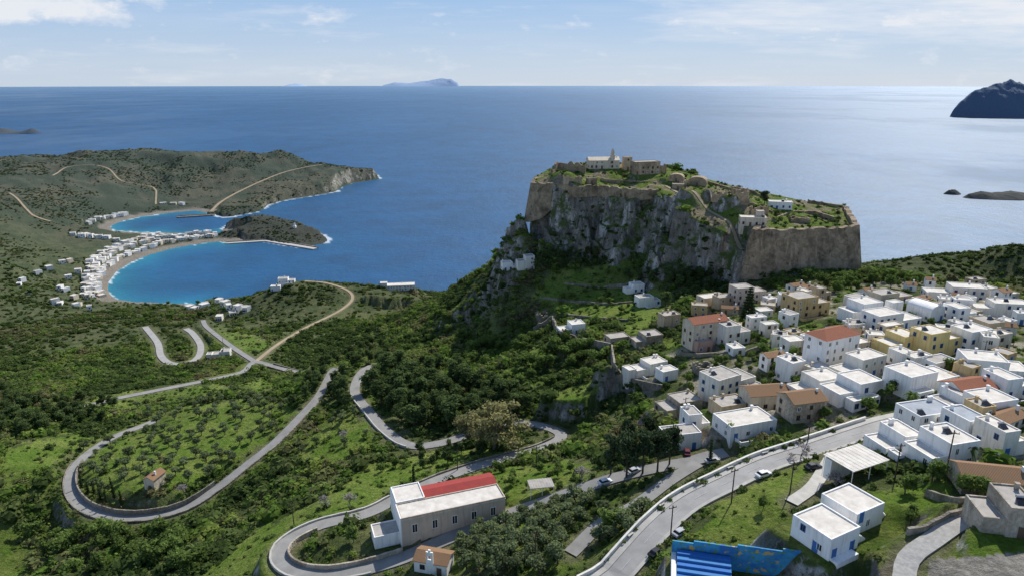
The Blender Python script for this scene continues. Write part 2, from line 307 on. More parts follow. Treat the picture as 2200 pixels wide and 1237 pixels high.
# small houses filling the gaps of the town
k=0; tr=0
while k<66 and tr<14000:
    tr+=1; u=random.uniform(1480,2200); v=random.uniform(622,960)
    if not inpoly(np.array([u]),np.array([v]),TOWN)[0] or (u<1660 and v>765): continue
    p=P(u,v)
    if p[1]>420 or zat(p[0],p[1],HMASK)<.9 or zat(p[0],p[1]+3.6,HMASK)<.9 or zat(p[0]+2.6,p[1]+2,HMASK)<.4 or zat(p[0]-2.6,p[1]+2,HMASK)<.4 or zat(p[0],p[1],RD)<3.2 or zat(p[0],p[1]+4,RD)<3.2: continue
    w=random.uniform(4,8.5); h=random.choice([2.8,3.2,4.4,5.4,5.8]); g_=random.random()<.16
    hs('small pale house squeezed between bigger houses of the hill town' if not g_ else 'small tile roofed house squeezed between bigger houses of the hill town',u,v,w*PX/p[3],h,random.uniform(4,6),random.choice([20,22,14,28,-12,-20]),wall=random.choice(['white','white','white','white','offwhite','cream','cream','beige','tan']),sh=random.choice(['blue','brown']),group='small tiled houses in the gaps of the town' if g_ else 'small houses in the gaps of the town',roof='gable' if g_ else 'flat',tile='oldtile'); pad(HS[-1]); k+=1
print('grid',NR,NT,k,time.time()-T0)
# ------------------------------------------------------------------ materials
MATS={}
def nt(name):
    m=bpy.data.materials.new(name); m.use_nodes=True; n=m.node_tree; b=n.nodes['Principled BSDF']; MATS[name]=m
    b.inputs['Specular IOR Level'].default_value=.25
    return m,n,b
def N(n,t,**k):
    o=n.nodes.new(t)
    for a,v in k.items(): setattr(o,a,v)
    return o
def rgb(c): return (c[0],c[1],c[2],1)
def mixn(n,f,a,b,mode='MIX'):
    o=N(n,'ShaderNodeMix',data_type='RGBA',blend_type=mode)
    for s,v in((0,f),(6,a),(7,b)):
        if hasattr(v,'links'): n.links.new(v,o.inputs[s])
        elif s==0: o.inputs[0].default_value=v
        else: o.inputs[s].default_value=rgb(v)
    return o.outputs[2]
def ntex(n,sc,det=4,rough=.6,vec=None,vscale=None):
    g=N(n,'ShaderNodeNewGeometry').outputs['Position'] if vec is None else vec
    if vscale:
        mp=N(n,'ShaderNodeMapping'); mp.inputs['Scale'].default_value=vscale; n.links.new(g,mp.inputs[0]); g=mp.outputs[0]
    o=N(n,'ShaderNodeTexNoise'); o.inputs['Scale'].default_value=sc; o.inputs['Detail'].default_value=det; o.inputs['Roughness'].default_value=rough
    n.links.new(g,o.inputs['Vector']); return o.outputs['Fac']
def ramp(n,f,a,b):
    o=N(n,'ShaderNodeMapRange'); o.inputs[1].default_value=a; o.inputs[2].default_value=b; n.links.new(f,o.inputs[0]); return o.outputs[0]
def bump(n,b,f,st,dist):
    o=N(n,'ShaderNodeBump'); o.inputs['Strength'].default_value=st; o.inputs['Distance'].default_value=dist
    n.links.new(f,o.inputs['Height']); n.links.new(o.outputs[0],b.inputs['Normal'])
def plain(name,a,c2,sc=.6,rough=.9,lo=.35,hi=.7,bst=0,bsc=3,bd=.1,streak=0):
    m,n,b=nt(name); f=ntex(n,sc,6,.65); col=mixn(n,ramp(n,f,lo,hi),a,c2)
    if streak:
        f2=ntex(n,1.2,4,.6,vscale=(1,1,.12)); col=mixn(n,ramp(n,f2,.5,.75),col,[x*streak for x in c2])
    n.links.new(col,b.inputs['Base Color']); b.inputs['Roughness'].default_value=rough
    if bst: bump(n,b,ntex(n,bsc,5,.7),bst,bd)
    return m
plain('white',(.88,.87,.84),(.82,.80,.76),.5,streak=.78)
plain('offwhite',(.80,.77,.70),(.70,.66,.58),.4,streak=.72)
plain('cream',(.68,.60,.47),(.54,.46,.35),.4,streak=.65)
plain('beige',(.54,.43,.29),(.42,.34,.23),.4,streak=.62)
plain('tan',(.58,.42,.215),(.47,.35,.18),.4,streak=.65)
plain('buff',(.56,.47,.375),(.49,.405,.32),.5,streak=.68)
plain('yellow',(.74,.58,.25),(.65,.50,.22),.4,streak=.65)
plain('pink',(.52,.33,.26),(.42,.30,.24),.4,streak=.62)
plain('pinkish',(.62,.52,.45),(.50,.42,.36),.4,streak=.65)
plain('roofwhite',(.74,.70,.63),(.48,.44,.38),.45,lo=.3,hi=.74)
plain('roofgrey',(.44,.41,.37),(.30,.28,.25),.45)
plain('greyroof',(.38,.41,.44),(.29,.31,.34),.4)
plain('red',(.36,.055,.045),(.26,.05,.045),.8)
def stone(name,a,b2,sc=1.2,dk=.5,bs=.25):
    m,n,b=nt(name); g=N(n,'ShaderNodeNewGeometry').outputs['Position']
    vo=N(n,'ShaderNodeTexVoronoi'); vo.inputs['Scale'].default_value=sc; n.links.new(g,vo.inputs['Vector'])
    sep=N(n,'ShaderNodeSeparateColor'); n.links.new(vo.outputs['Color'],sep.inputs[0])
    col=mixn(n,sep.outputs[0],a,b2); f=ntex(n,.12,6,.7); col=mixn(n,ramp(n,f,.45,.66),col,[x*dk for x in a])
    f3=ntex(n,.35,6,.75,vscale=(1,1,.2)); col=mixn(n,ramp(n,f3,.52,.72),col,[x*1.35 for x in b2])
    if dk<.45:
        f4=ntex(n,.3,7,.75); col=mixn(n,ramp(n,f4,.57,.64),col,(.075,.085,.04))
    n.links.new(col,b.inputs['Base Color']); b.inputs['Roughness'].default_value=.95
    bump(n,b,ntex(n,.8,6,.7) if dk<.45 else vo.outputs['Distance'],.7,bs); return m
stone('stone',(.34,.29,.22),(.46,.40,.32),1.6)
stone('tanstone',(.30,.225,.145),(.42,.33,.225),1.2)
stone('fortress',(.255,.195,.128),(.37,.29,.20),.7,.42,.9)
stone('drystone',(.20,.175,.14),(.31,.28,.225),1.8)
def tile(name,a,b2):
    m,n,b=nt(name); g=N(n,'ShaderNodeTexCoord').outputs['Object']
    w=N(n,'ShaderNodeTexWave',wave_type='BANDS',bands_direction='X'); w.inputs['Scale'].default_value=1.1; w.inputs['Distortion'].default_value=.6; n.links.new(g,w.inputs['Vector'])
    f=ntex(n,1.0,6,.7); col=mixn(n,ramp(n,f,.3,.7),a,b2); col=mixn(n,ramp(n,w.outputs['Fac'],.0,.5),[x*.5 for x in a],col)
    n.links.new(col,b.inputs['Base Color']); b.inputs['Roughness'].default_value=.9; bump(n,b,w.outputs['Fac'],.7,.12)
tile('oldtile',(.36,.20,.10),(.28,.19,.12)); tile('redtile',(.40,.14,.075),(.34,.16,.10))
plain('blue',(.05,.14,.36),(.06,.17,.40),1,.6); plain('teal',(.04,.22,.28),(.05,.25,.3),1,.6); plain('brown',(.13,.09,.06),(.16,.11,.07),1,.7)
plain('glass',(.02,.024,.03),(.03,.034,.04),1,.2)
plain('asphalt',(.285,.28,.265),(.205,.20,.19),.22,bst=.1,bsc=6,bd=.02)
plain('paleasphalt',(.38,.37,.35),(.29,.28,.265),.25,bst=.1,bsc=6,bd=.02)
plain('concrete',(.50,.48,.44),(.38,.36,.32),.4)
plain('paint',(.6,.6,.58),(.45,.45,.43),1.5)
plain('dirt',(.38,.30,.195),(.26,.21,.135),.1)
plain('cobble',(.46,.44,.40),(.30,.29,.27),1.3,bst=.4,bsc=2,bd=.1)
plain('wood',(.09,.065,.045),(.06,.045,.035),2); plain('bark',(.10,.08,.06),(.06,.05,.04),1.5); plain('palebark',(.26,.23,.19),(.17,.15,.13),1.5)
plain('tyre',(.015,.015,.015),(.02,.02,.02),2); plain('lamp',(.7,.7,.7),(.75,.75,.7),2,.2)
plain('metal',(.4,.41,.42),(.33,.34,.35),2,.4)
for nm,c in(('carwhite',(.75,.76,.78)),('carblack',(.02,.02,.025)),('carred',(.10,.012,.015)),('carsilver',(.42,.44,.46)),('carblue',(.03,.05,.12))):
    m=plain(nm,c,c,1,.25)
plain('bluepaint',(.025,.14,.42),(.03,.18,.5),.6,.7); plain('paleseat',(.05,.22,.5),(.04,.17,.42),.6,.7)
def foliage(name,base):
    m=bpy.data.materials.new(name); m.use_nodes=True; n=m.node_tree; n.nodes.clear(); MATS[name]=m
    out=N(n,'ShaderNodeOutputMaterial'); at=N(n,'ShaderNodeAttribute',attribute_name='Col'); oi=N(n,'ShaderNodeObjectInfo')
    col=mixn(n,1.0,base,at.outputs['Color'],'MULTIPLY'); f=ramp(n,oi.outputs['Random'],0,1); 
    f.node.inputs[3].default_value=.78 if name!='leaf_stuff' else 1; f.node.inputs[4].default_value=1.32 if name!='leaf_stuff' else 1
    hs_=N(n,'ShaderNodeHueSaturation'); n.links.new(f,hs_.inputs['Value']); n.links.new(col,hs_.inputs['Color'])
    d=N(n,'ShaderNodeBsdfDiffuse'); t=N(n,'ShaderNodeBsdfTranslucent'); mx=N(n,'ShaderNodeMixShader'); mx.inputs[0].default_value=.42
    n.links.new(hs_.outputs[0],d.inputs[0]); n.links.new(hs_.outputs[0],t.inputs[0]); n.links.new(d.outputs[0],mx.inputs[1]); n.links.new(t.outputs[0],mx.inputs[2]); n.links.new(mx.outputs[0],out.inputs[0])
foliage('leaf_stuff',(1.06,1.06,1.06)); foliage('leaf_pine',(.095,.135,.048)); foliage('leaf_olive',(.155,.19,.09)); foliage('leaf_cypress',(.045,.07,.03)); foliage('leaf_gum',(.26,.245,.11)); foliage('leaf_green',(.13,.19,.05)); foliage('leaf_blossom',(.42,.38,.36)); foliage('leaf_black',(.058,.084,.04))
# ------------------------------------------------------------------ mesh helpers
def npmesh(name,V,Tt,mat,col=None,smooth=False):
    me=bpy.data.meshes.new(name); me.vertices.add(len(V)); me.vertices.foreach_set('co',np.ascontiguousarray(V,np.float32).ravel())
    k=Tt.shape[1]; me.loops.add(Tt.size); me.loops.foreach_set('vertex_index',np.ascontiguousarray(Tt,np.int32).ravel())
    me.polygons.add(len(Tt)); me.polygons.foreach_set('loop_start',np.arange(0,Tt.size,k,dtype=np.int32))
    me.polygons.foreach_set('use_smooth',np.full(len(Tt),smooth)); me.update(calc_edges=True)
    if col is not None:
        a=me.color_attributes.new('Col','FLOAT_COLOR','POINT'); a.data.foreach_set('color',np.c_[col,np.ones(len(col))].astype(np.float32).ravel())
    me.materials.append(MATS[mat]); return me
def link(name,me,parent=None,loc=(0,0,0),rz=0):
    o=bpy.data.objects.new(name,me); C.objects.link(o); o.location=loc; o.rotation_euler=(0,0,rz)
    if parent: o.parent=parent
    return o
def tag(o,label,cat,group=None,kind=None):
    o['label']=label; o['category']=cat
    if group: o['group']=group
    if kind: o['kind']=kind
    return o
class MB:
    def __init__(s): s.v=[];s.f=[]
    def add(s,v,f):
        n=len(s.v); s.v+=[tuple(p) for p in v]; s.f+=[tuple(i+n for i in q) for q in f]; return s
    def box(s,x0,x1,y0,y1,z0,z1):
        return s.add([(x0,y0,z0),(x1,y0,z0),(x1,y1,z0),(x0,y1,z0),(x0,y0,z1),(x1,y0,z1),(x1,y1,z1),(x0,y1,z1)],[(3,2,1,0),(4,5,6,7),(0,1,5,4),(1,2,6,5),(2,3,7,6),(3,0,4,7)])
    def tube(s,p0,p1,r0,r1,n=7):
        p0=Vector(p0);p1=Vector(p1);d=(p1-p0).normalized();a=d.orthogonal().normalized();b=d.cross(a);v=[]
        for p,r in((p0,r0),(p1,r1)):
            for k in range(n): v.append(p+(a*math.cos(6.2832*k/n)+b*math.sin(6.2832*k/n))*r)
        return s.add(v,[(k,(k+1)%n,n+(k+1)%n,n+k) for k in range(n)]+[tuple(range(n-1,-1,-1)),tuple(range(n,2*n))])
    def mesh(s,name,mat,smooth=False):
        me=bpy.data.meshes.new(name); me.from_pydata(s.v,[],s.f); me.update(); me.materials.append(MATS[mat])
        if smooth: me.polygons.foreach_set('use_smooth',[True]*len(me.polygons))
        return me
    def build(s,name,mat,parent=None,loc=(0,0,0),rz=0): return link(name,s.mesh(name,mat),parent,loc,rz)
def empty(name,loc,rz,label,cat,group=None):
    o=bpy.data.objects.new(name,None); C.objects.link(o); o.location=loc; o.rotation_euler=(0,0,rz); o.empty_display_size=.5
    return tag(o,label,cat,group)
# ------------------------------------------------------------------ terrain mesh
V=np.stack([GX,GY,Z],-1).reshape(-1,3); U,Vv=proj(V[:,0],V[:,1],V[:,2])
ii=np.arange(NR*NT).reshape(NR,NT); F=np.stack([ii[:-1,:-1],ii[:-1,1:],ii[1:,1:],ii[1:,:-1]],-1).reshape(-1,4)[:,::-1]
MEAD=[[(165,970),(300,900),(420,865),(560,850),(640,880),(560,960),(420,1040),(300,1055),(190,1055)],[(640,960),(690,900),(770,880),(805,940),(740,990),(650,1005)],[(400,1260),(560,1130),(760,1040),(860,1040),(800,1090),(620,1140),(585,1260)],
[(1180,590),(1340,562),(1420,620),(1460,640),(1430,690),(1250,690),(1150,640)],[(1480,1140),(1560,1075),(1700,1005),(1790,980),(1760,1040),(1690,1110),(1600,1190)],[(0,965),(150,925),(200,940),(120,1000),(0,1040)],[(0,1110),(50,1150),(80,1260),(0,1260)],[(2000,1190),(2100,1125),(2200,1120),(2200,1200)],
[(450,705),(560,720),(575,745),(520,765)],[(510,830),(570,805),(600,840),(540,850)],[(960,1100),(1230,1060),(1300,1050),(1200,1160),(980,1237)],[(1170,840),(1300,810),(1320,850),(1200,880)],[(880,1020),(1200,990),(1300,1000),(1230,1050),(1090,1090),(1000,1020)],[(780,1000),(1000,960),(1100,975),(900,1020),(850,1045),(700,1060)],[(1850,1060),(2000,1030),(2100,1100),(1950,1190),(1900,1120)],[(1640,700),(1760,690),(1720,760),(1640,780)],[(1430,720),(1480,740),(1470,800),(1420,770)],[(200,850),(330,840),(480,820),(500,840),(330,890),(210,880)],[(1060,735),(1140,712),(1210,762),(1140,800)],[(1330,690),(1400,690),(1420,720),(1340,725)]]
MDEN=[.13,.16,.2,.34,.16,.3,.3,.16,.3,.3,.2,.45,.35,.35,.25,.3,.35,.4,.45,.4]
PAVE=[[(1985,1280),(2000,1200),(2200,1185),(2250,1280)],[(1830,1290),(1890,1225),(1935,1190),(1925,1290)],[(1440,1330),(1450,1220),(1560,1250),(1820,1290),(1820,1400),(1440,1400)]]
x,y,z=V.T; rV=np.hypot(x,y)
n1=fbm(x,y,9,4,21); n2=fbm(x,y,45,4,22); n3=fbm(x,y,3,2,23)
col=mixc((.080,.106,.035),(.148,.162,.068),sst(.35,.65,n1))
me_=np.zeros(len(x))
for p in MEAD: me_=np.maximum(me_,inpoly(U+(n1-.5)*60,Vv+(n3-.5)*34,p))
gr=mixc((.11,.19,.024),(.20,.25,.058),sst(.3,.7,n1*.6+n3*.4)); gr=gr*(1-.3*sst(.52,.7,n2))[:,None]
g=np.maximum(me_*.95,sst(.51,.62,n2)*.75*(rV<640)); col=col*(1-g[:,None])+gr*g[:,None]
g=sst(560,750,rV)*.32; col=col*(1-g)[:,None]
tw=inpoly(U,Vv,TOWN)&(rV<480); g=tw*sst(.48,.64,n1*.7+n3*.3+.02)*.9; col=col*(1-g[:,None])+mixc((.44,.405,.345),(.30,.27,.225),n3)*g[:,None]
for k_,p in enumerate(PAVE):
    g=inpoly(U+(n1-.5)*14,Vv+(n3-.5)*8,p)*1.; col=col*(1-g[:,None])+mixc([(.30,.28,.255),(.24,.20,.15),(.30,.28,.25)][k_],[(.38,.36,.33),(.15,.13,.10),(.24,.22,.2)][k_],n3)*g[:,None]
nf=fbm(x,y,110,5,24); nf2=fbm(x,y,28,3,25)
fc=mixc((.092,.088,.050),(.043,.057,.028),sst(.36,.58,nf*.55+nf2*.45)); fg=sst(1100,1450,y); col=col*(1-fg[:,None])+fc*fg[:,None]
isl=inpoly(U,Vv,[(476,455),(560,455),(712,498),(712,535),(560,520),(482,518)])&(y>1200); g=isl*.85; col=col*(1-g[:,None])+mixc((.06,.056,.045),(.042,.05,.028),nf2)*g[:,None]
cdv=CD.ravel(); g=(cdv>-1)*1.; pc=mixc((.13,.185,.034),(.26,.22,.15),sst(.46,.67,n1)); col=col*(1-g[:,None])+pc*g[:,None]
g=BEACHM.ravel(); col=col*(1-g[:,None])+mixc((.28,.245,.205),(.20,.175,.145),n1)*g[:,None]
rdv=RD.ravel(); g=(1-sst(.5,2.5,rdv))*(rV<900)*.6; col=col*(1-g[:,None])+np.array([[.20,.185,.13]])*g[:,None]
hz=(1-np.exp(-rV/15000))[:,None]; col=col*(1-hz)+np.array([[.20,.25,.33]])*hz  # aerial haze painted into the vertex colour, bluer with distance
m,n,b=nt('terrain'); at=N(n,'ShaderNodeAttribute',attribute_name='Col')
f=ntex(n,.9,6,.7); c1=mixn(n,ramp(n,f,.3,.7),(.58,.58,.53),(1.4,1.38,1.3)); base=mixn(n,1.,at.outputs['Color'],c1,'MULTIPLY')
gn=N(n,'ShaderNodeNewGeometry'); sepn=N(n,'ShaderNodeSeparateXYZ'); n.links.new(gn.outputs['Normal'],sepn.inputs[0])
fr=ntex(n,.22,8,.72,vscale=(1,1,.4)); fo=ntex(n,.06,5,.6,vscale=(1,1,.35)); fd=ntex(n,.5,6,.75); fw=ntex(n,.10,7,.72,vscale=(1.5,1.5,.25)); fg_=ntex(n,.075,6,.7)
rk=mixn(n,ramp(n,fr,.35,.62),(.105,.097,.084),(.33,.305,.265)); rk=mixn(n,ramp(n,fo,.58,.74),rk,(.28,.19,.11)); rk=mixn(n,ramp(n,fw,.52,.61),rk,(.56,.54,.50)); rk=mixn(n,ramp(n,fd,.54,.63),rk,(.07,.088,.035)); rk=mixn(n,ramp(n,fg_,.52,.59),rk,(.085,.12,.038))
ad=N(n,'ShaderNodeMath',operation='MULTIPLY_ADD'); ad.inputs[1].default_value=.5; n.links.new(fd,ad.inputs[0]); n.links.new(sepn.outputs[2],ad.inputs[2])
msk=ramp(n,ad.outputs[0],.94,.77)
n.links.new(mixn(n,msk,base,rk),b.inputs['Base Color']); b.inputs['Roughness'].default_value=1; b.inputs['Specular IOR Level'].default_value=.05
bump(n,b,fr,1.,3.2)
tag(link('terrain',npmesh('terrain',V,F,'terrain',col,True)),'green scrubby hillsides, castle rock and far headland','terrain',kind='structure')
# ------------------------------------------------------------------ sea
r2=[250.]
while r2[-1]<50000: r2.append(r2[-1]*1.0085)
r2=np.array(r2); t2=np.linspace(R(-60),R(60),641); sxg=r2[:,None]*np.sin(t2); syg=r2[:,None]*np.cos(t2)
d_,i_=sdf(np.clip(sxg,-6000,6000),np.clip(syg,-100,9000),COAST); sx_=sxg.ravel(); sy_=syg.ravel(); dd=-d_.ravel(); bi=np.isin(i_.ravel(),list(BEACH))
deep=np.array([[.000,.052,.140]]); tq=np.array([[.008,.165,.22]]); mid=np.array([[.000,.068,.160]])
nz=fbm(sx_,sy_,60,4,61)
inbay=sst(1420,1150,sy_)*sst(60,-150,sx_+260)
a=np.clip(np.exp(-np.maximum(dd,0)/ (70.))*.6*bi+inbay*.2,0,1)[:,None]; sc=deep*(1-a)+mid*a
a=(np.exp(-np.maximum(dd,0)/26.)*np.where(bi,.85,.12)*(.4+1.0*nz))[:,None].clip(0,1); sc=sc*(1-a)+tq*a
sc=sc*(.66+.68*fbm(sx_,sy_,55,4,63))[:,None]
rs_=np.hypot(sx_,sy_); hz=(.32*(1-np.exp(-(rs_/30000)**1.7)))[:,None]; sc=sc*(1-hz)+np.array([[.27,.43,.61]])*hz  # horizon haze painted into the sea colour by distance
a=(((dd<9)&(dd>-12)&(nz>.47)&~bi)|((dd<3)&bi&(nz>.5)))[:,None]*.6; sc=sc*(1-a)+np.array([[.7,.75,.78]])*a
V=np.stack([sx_,sy_,np.zeros_like(sx_)],-1); ii=np.arange(len(r2)*641).reshape(len(r2),641); F=np.stack([ii[:-1,:-1],ii[:-1,1:],ii[1:,1:],ii[1:,:-1]],-1).reshape(-1,4)[:,::-1]
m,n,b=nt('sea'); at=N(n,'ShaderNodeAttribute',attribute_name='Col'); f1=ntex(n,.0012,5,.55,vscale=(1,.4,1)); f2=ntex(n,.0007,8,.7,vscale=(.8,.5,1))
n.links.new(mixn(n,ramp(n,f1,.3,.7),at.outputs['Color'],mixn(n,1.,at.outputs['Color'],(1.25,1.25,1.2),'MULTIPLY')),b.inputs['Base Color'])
rg=ramp(n,f2,.42,.58); rg.node.inputs[3].default_value=.44; rg.node.inputs[4].default_value=.62; n.links.new(rg,b.inputs['Roughness']); b.inputs['IOR'].default_value=1.33; b.inputs['Specular IOR Level'].default_value=.75
b.inputs['Specular Tint'].default_value=(.66,.88,1,1)
bump(n,b,ntex(n,.045,6,.7,vscale=(1,.6,1)),.7,2.8)
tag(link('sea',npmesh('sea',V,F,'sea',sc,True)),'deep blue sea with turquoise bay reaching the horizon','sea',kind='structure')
# ------------------------------------------------------------------ islands
def island(name,label,prof,D,depth,ca,cb,sd,cat='island'):  # ca, cb: rock colours, with bluish haze painted in for far islands
    m=plain(name+'_rock_%d'%sd,ca,cb,30./depth,1); us=[p[0] for p in prof]; n=120; k=31; V=[]
    zt=[H-D*(-ray(0,p[1])[2]) for p in prof]; yc=D*ray(0,prof[0][1])[1]
    X=np.linspace(us[0],us[-1],n); Zt=np.maximum(np.interp(X,us,zt),0); ed=np.sqrt(np.clip(np.minimum(X-us[0],us[-1]-X)/((us[-1]-us[0])*.5),0,1))
    for j in range(k+1):
        t=j/k*2-1
        xs=(X-CX)/PX*D; ys=np.full(n,yc)+t*depth*(.04+ed)
        zz=Zt*(1-abs(t)**1.5)*(.88+.28*fbm(xs,ys,depth*.25,5,sd)) if abs(t)<1 else Zt*0-3
        zz=np.where(Zt<=0,-3,zz); V.append(np.stack([xs,ys,zz],-1))
    V=np.concatenate(V); ii=np.arange((k+1)*n).reshape(k+1,n); F=np.stack([ii[:-1,:-1],ii[:-1,1:],ii[1:,1:],ii[1:,:-1]],-1).reshape(-1,4)
    return tag(link(name,npmesh(name,V,F,m.name,None,False)),label,cat,kind='structure')
island('island','large dark rock island rising from the sea at right edge',[(2046,252),(2049,232),(2062,214),(2085,197),(2112,184),(2145,178),(2175,179),(2205,185),(2235,200),(2262,224),(2285,252)],6000,300,(.085,.125,.19),(.115,.155,.215),3)
island('island','long pale island on the horizon near the middle',[(812,188),(830,182),(850,178),(880,179),(915,175),(945,170),(970,171),(982,177),(988,188)],44000,1500,(.25,.35,.51),(.27,.37,.52),4)  # pale blue is aerial haze put into the rock colour, likewise the next islet
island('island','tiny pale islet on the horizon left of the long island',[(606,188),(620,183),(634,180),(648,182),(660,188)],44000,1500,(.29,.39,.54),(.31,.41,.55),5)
island('islet','low dark rocky islet off the right hand shore',[(2068,428),(2080,416),(2105,411),(2130,414),(2170,410),(2215,416),(2260,428)],1840,45,(.05,.055,.05),(.12,.115,.10),6)
island('islet','small dark rock left of the low islet at right',[(2028,416),(2038,408),(2050,407),(2064,416)],1900,18,(.05,.055,.05),(.11,.11,.10),7)
island('islet','low dark islet in the sea at left edge',[(-60,289),(-20,277),(10,276),(30,284),(50,282),(72,276),(90,288)],4150,110,(.05,.068,.09),(.08,.098,.115),8)
# ------------------------------------------------------------------ roads
def ribbon(S,o0,o1,dz,skirt=.6):
    T=np.gradient(S[:,:2],axis=0); T/=np.linalg.norm(T,axis=1)[:,None]+1e-9; nx,ny=T[:,1],-T[:,0]; k=len(S)
    L=np.stack([S[:,0]+nx*o0,S[:,1]+ny*o0,S[:,2]+dz],-1); Rr=np.stack([S[:,0]+nx*o1,S[:,1]+ny*o1,S[:,2]+dz],-1)
    L2=L-[0,0,skirt]; R2=Rr-[0,0,skirt]; V=np.concatenate([L2,L,Rr,R2]); F=[]
    for i in range(k-1):
        for a in range(3): F.append((a*k+i,a*k+i+1,(a+1)*k+i+1,(a+1)*k+i))
    return V,np.array(F)
RM={'upper':'paleasphalt','lower':'asphalt','main':'asphalt','loop':'asphalt','valley':'asphalt','branch':'asphalt','switch':'paleasphalt','hill':'dirt','shore':'dirt','track':'dirt','track_b':'dirt','cobble':'cobble','drive':'concrete','castle_path':'dirt'}
RL={'upper':'wide grey road climbing along the lower right into town','lower':'narrow grey lane under the wide road','main':'winding asphalt road with hairpin around the red roofed building','loop':'asphalt road looping round the valley olive grove','valley':'asphalt road to the stone bridge in the valley','branch':'short road from the junction to the shore hamlet','switch':'pale switchback road on the left slope','hill':'dirt road curling round the scrubby hill','shore':'pale dirt road along the far headland','track':'dirt track on the headland slope','track_b':'dirt track at the left edge of the headland','cobble':'cobbled path at the lower right','drive':'concrete driveway from the wide road to the pergola','castle_path':'dirt path up through the castle'}
for k,(nm,(w,S)) in enumerate(RS.items()):
    V,F=ribbon(S,-w/2,w/2,(.0 if S[0,1]<430 else .2 if S[0,1]<1000 else .5)+.004*k,.8 if S[0,1]<1000 else 3)
    tag(link('path' if nm in('cobble','castle_path','track','track_b') else 'road',npmesh('road',V,F,RM[nm])),RL[nm],'road',kind='structure')
w,S=RS['upper']
V,F=ribbon(S,-w/2-1.9,-w/2-.004,.13); tag(link('pavement',npmesh('pavement',V,F,'concrete')),'pale raised pavement on the valley side of the wide road','pavement',kind='structure')
V,F=ribbon(S,w/2+.004,w/2+.8,.13); tag(link('pavement',npmesh('pavement',V,F,'concrete')),'narrow raised pavement on the uphill side of the wide road','pavement',kind='structure')
mv=[];mf=[];c0=0
for a in range(0,len(S)-3,4):
    v_,f_=ribbon(S[a:a+3],-.05,.05,.06,.02); mv.append(v_); mf.append(f_+c0); c0+=len(v_)
tag(link('road_marking',npmesh('road_marking',np.concatenate(mv),np.concatenate(mf),'paint')),'white dashed centre line on the wide road','road marking',kind='structure')
# ------------------------------------------------------------------ walls
def wall(name,label,Q,thick,batter,mat,out=1,rag=.5,step=1.5,cat='wall',close=False):
    Q=np.array(Q,float); o=[]
    for i in range(len(Q)-1):
        n_=max(1,int(np.linalg.norm((Q[i+1]-Q[i])[:2])/step))
        for k in range(n_): o.append(Q[i]+(Q[i+1]-Q[i])*k/n_)
    o.append(Q[-1]); S=np.array(o); T=np.gradient(S[:,:2],axis=0); T/=np.linalg.norm(T,axis=1)[:,None]+1e-9; nx,ny=T[:,1]*out,-T[:,0]*out
    zt=S[:,2]+(np.round(fbm(S[:,0]*3+S[:,1]*2,S[:,1]*0,6,3,71)*3)/3-.5)*2*rag; zb_=S[:,3]; bo=batter*(zt-zb_)
    k=len(S); mk=lambda off,zz:np.stack([S[:,0]+nx*off,S[:,1]+ny*off,zz],-1)
    V=np.concatenate([mk(bo,zb_),mk(0,zt),mk(-thick,zt),mk(-thick,zb_)]); F=[]
    for i in range(k-1):
        for a in range(3): F.append((a*k+i,a*k+i+1,(a+1)*k+i+1,(a+1)*k+i))
    me=npmesh(name,V,np.array(F),mat); bm=bmesh.new(); bm.from_mesh(me)
    bm.verts.ensure_lookup_table()
    for e in(0,k-1): bm.faces.new([bm.verts[e+a*k] for a in range(4)])
    bmesh.ops.recalc_face_normals(bm,faces=bm.faces); bm.to_mesh(me); bm.free()
    return tag(link(name,me),label,cat)
def q(u,v,E,up,dn): a=W(u,v,E); return (a[0],a[1],a[2]+up,a[2]-dn)
wall('fortress_wall','tall sloping bastion wall at the left corner of the castle',[q(1152,378,237,.5,22),q(1140,396,235,1.4,25),q(1165,398,235,1.3,22),q(1192,399,235,1.2,14)],2.5,.18,'fortress',rag=.9)
wall('fortress_wall','long stone curtain wall along the top of the cliff',[q(1192,399,235,1.2,8),q(1236,405,234.5,1.6,6),q(1281,402,235,1.0,6),q(1345,410,234,1.5,6.5),q(1413,411,234,1.0,5)],1.8,.03,'fortress',rag=1.3)
wall('fortress_wall','stepped lower wall descending from the cliff to the gate',[q(1484,496,216,1.5,7),q(1530,514,213,1.6,7),q(1574,532,210,1.6,8),q(1612,541,208,1.5,10)],1.4,.1,'fortress',rag=1.4)
wall('fortress_wall','great stone bastion wall facing the town',[q(1645,470,222,.6,10),q(1614,497,222,.9,26),q(1675,496,222,.5,26),q(1730,495,222,.9,26),q(1790,493,222,.6,26),q(1846,491,222,1.6,27),q(1822,445,226,.8,30)],3,.19,'fortress',rag=1.3,step=2)
wall('fortress_wall','low square gate wall at the foot of the bastion',[q(1569,556,202,0,14),q(1625,559,202,0,14),],4,.06,'fortress',rag=.6)
wall('fortress_wall','rear parapet wall of the bastion terrace',[q(1815,446,225,1.5,6),q(1770,438,226,1.2,5),q(1735,434,227,1.5,5)],1.5,.0,'fortress',rag=.8)
wall('ruined_wall','broken rampart on the outcrop left of the castle church',[q(1186,384,238,4,5),q(1200,360,244,4,5),q(1258,362,244,2.5,5)],1.5,.05,'fortress',rag=2.5)
wall('ruined_wall','crumbling terrace wall in the middle of the castle',[q(1540,420,233,1.8,2),q(1610,440,230,1.5,2),q(1660,462,225,1.5,3)],1,0,'tanstone',rag=1.5)
wall('ruined_wall','curved retaining wall of the round castle terrace',[q(1668,475,222,2,3),q(1700,462,223,2.2,3),q(1750,462,223,2.2,3),q(1790,474,222,2,3)],1,0,'tanstone',rag=.6)
def pq(u,v,up,dn=3): a=P(u,v); return (a[0],a[1],a[2]+up,a[2]-dn)
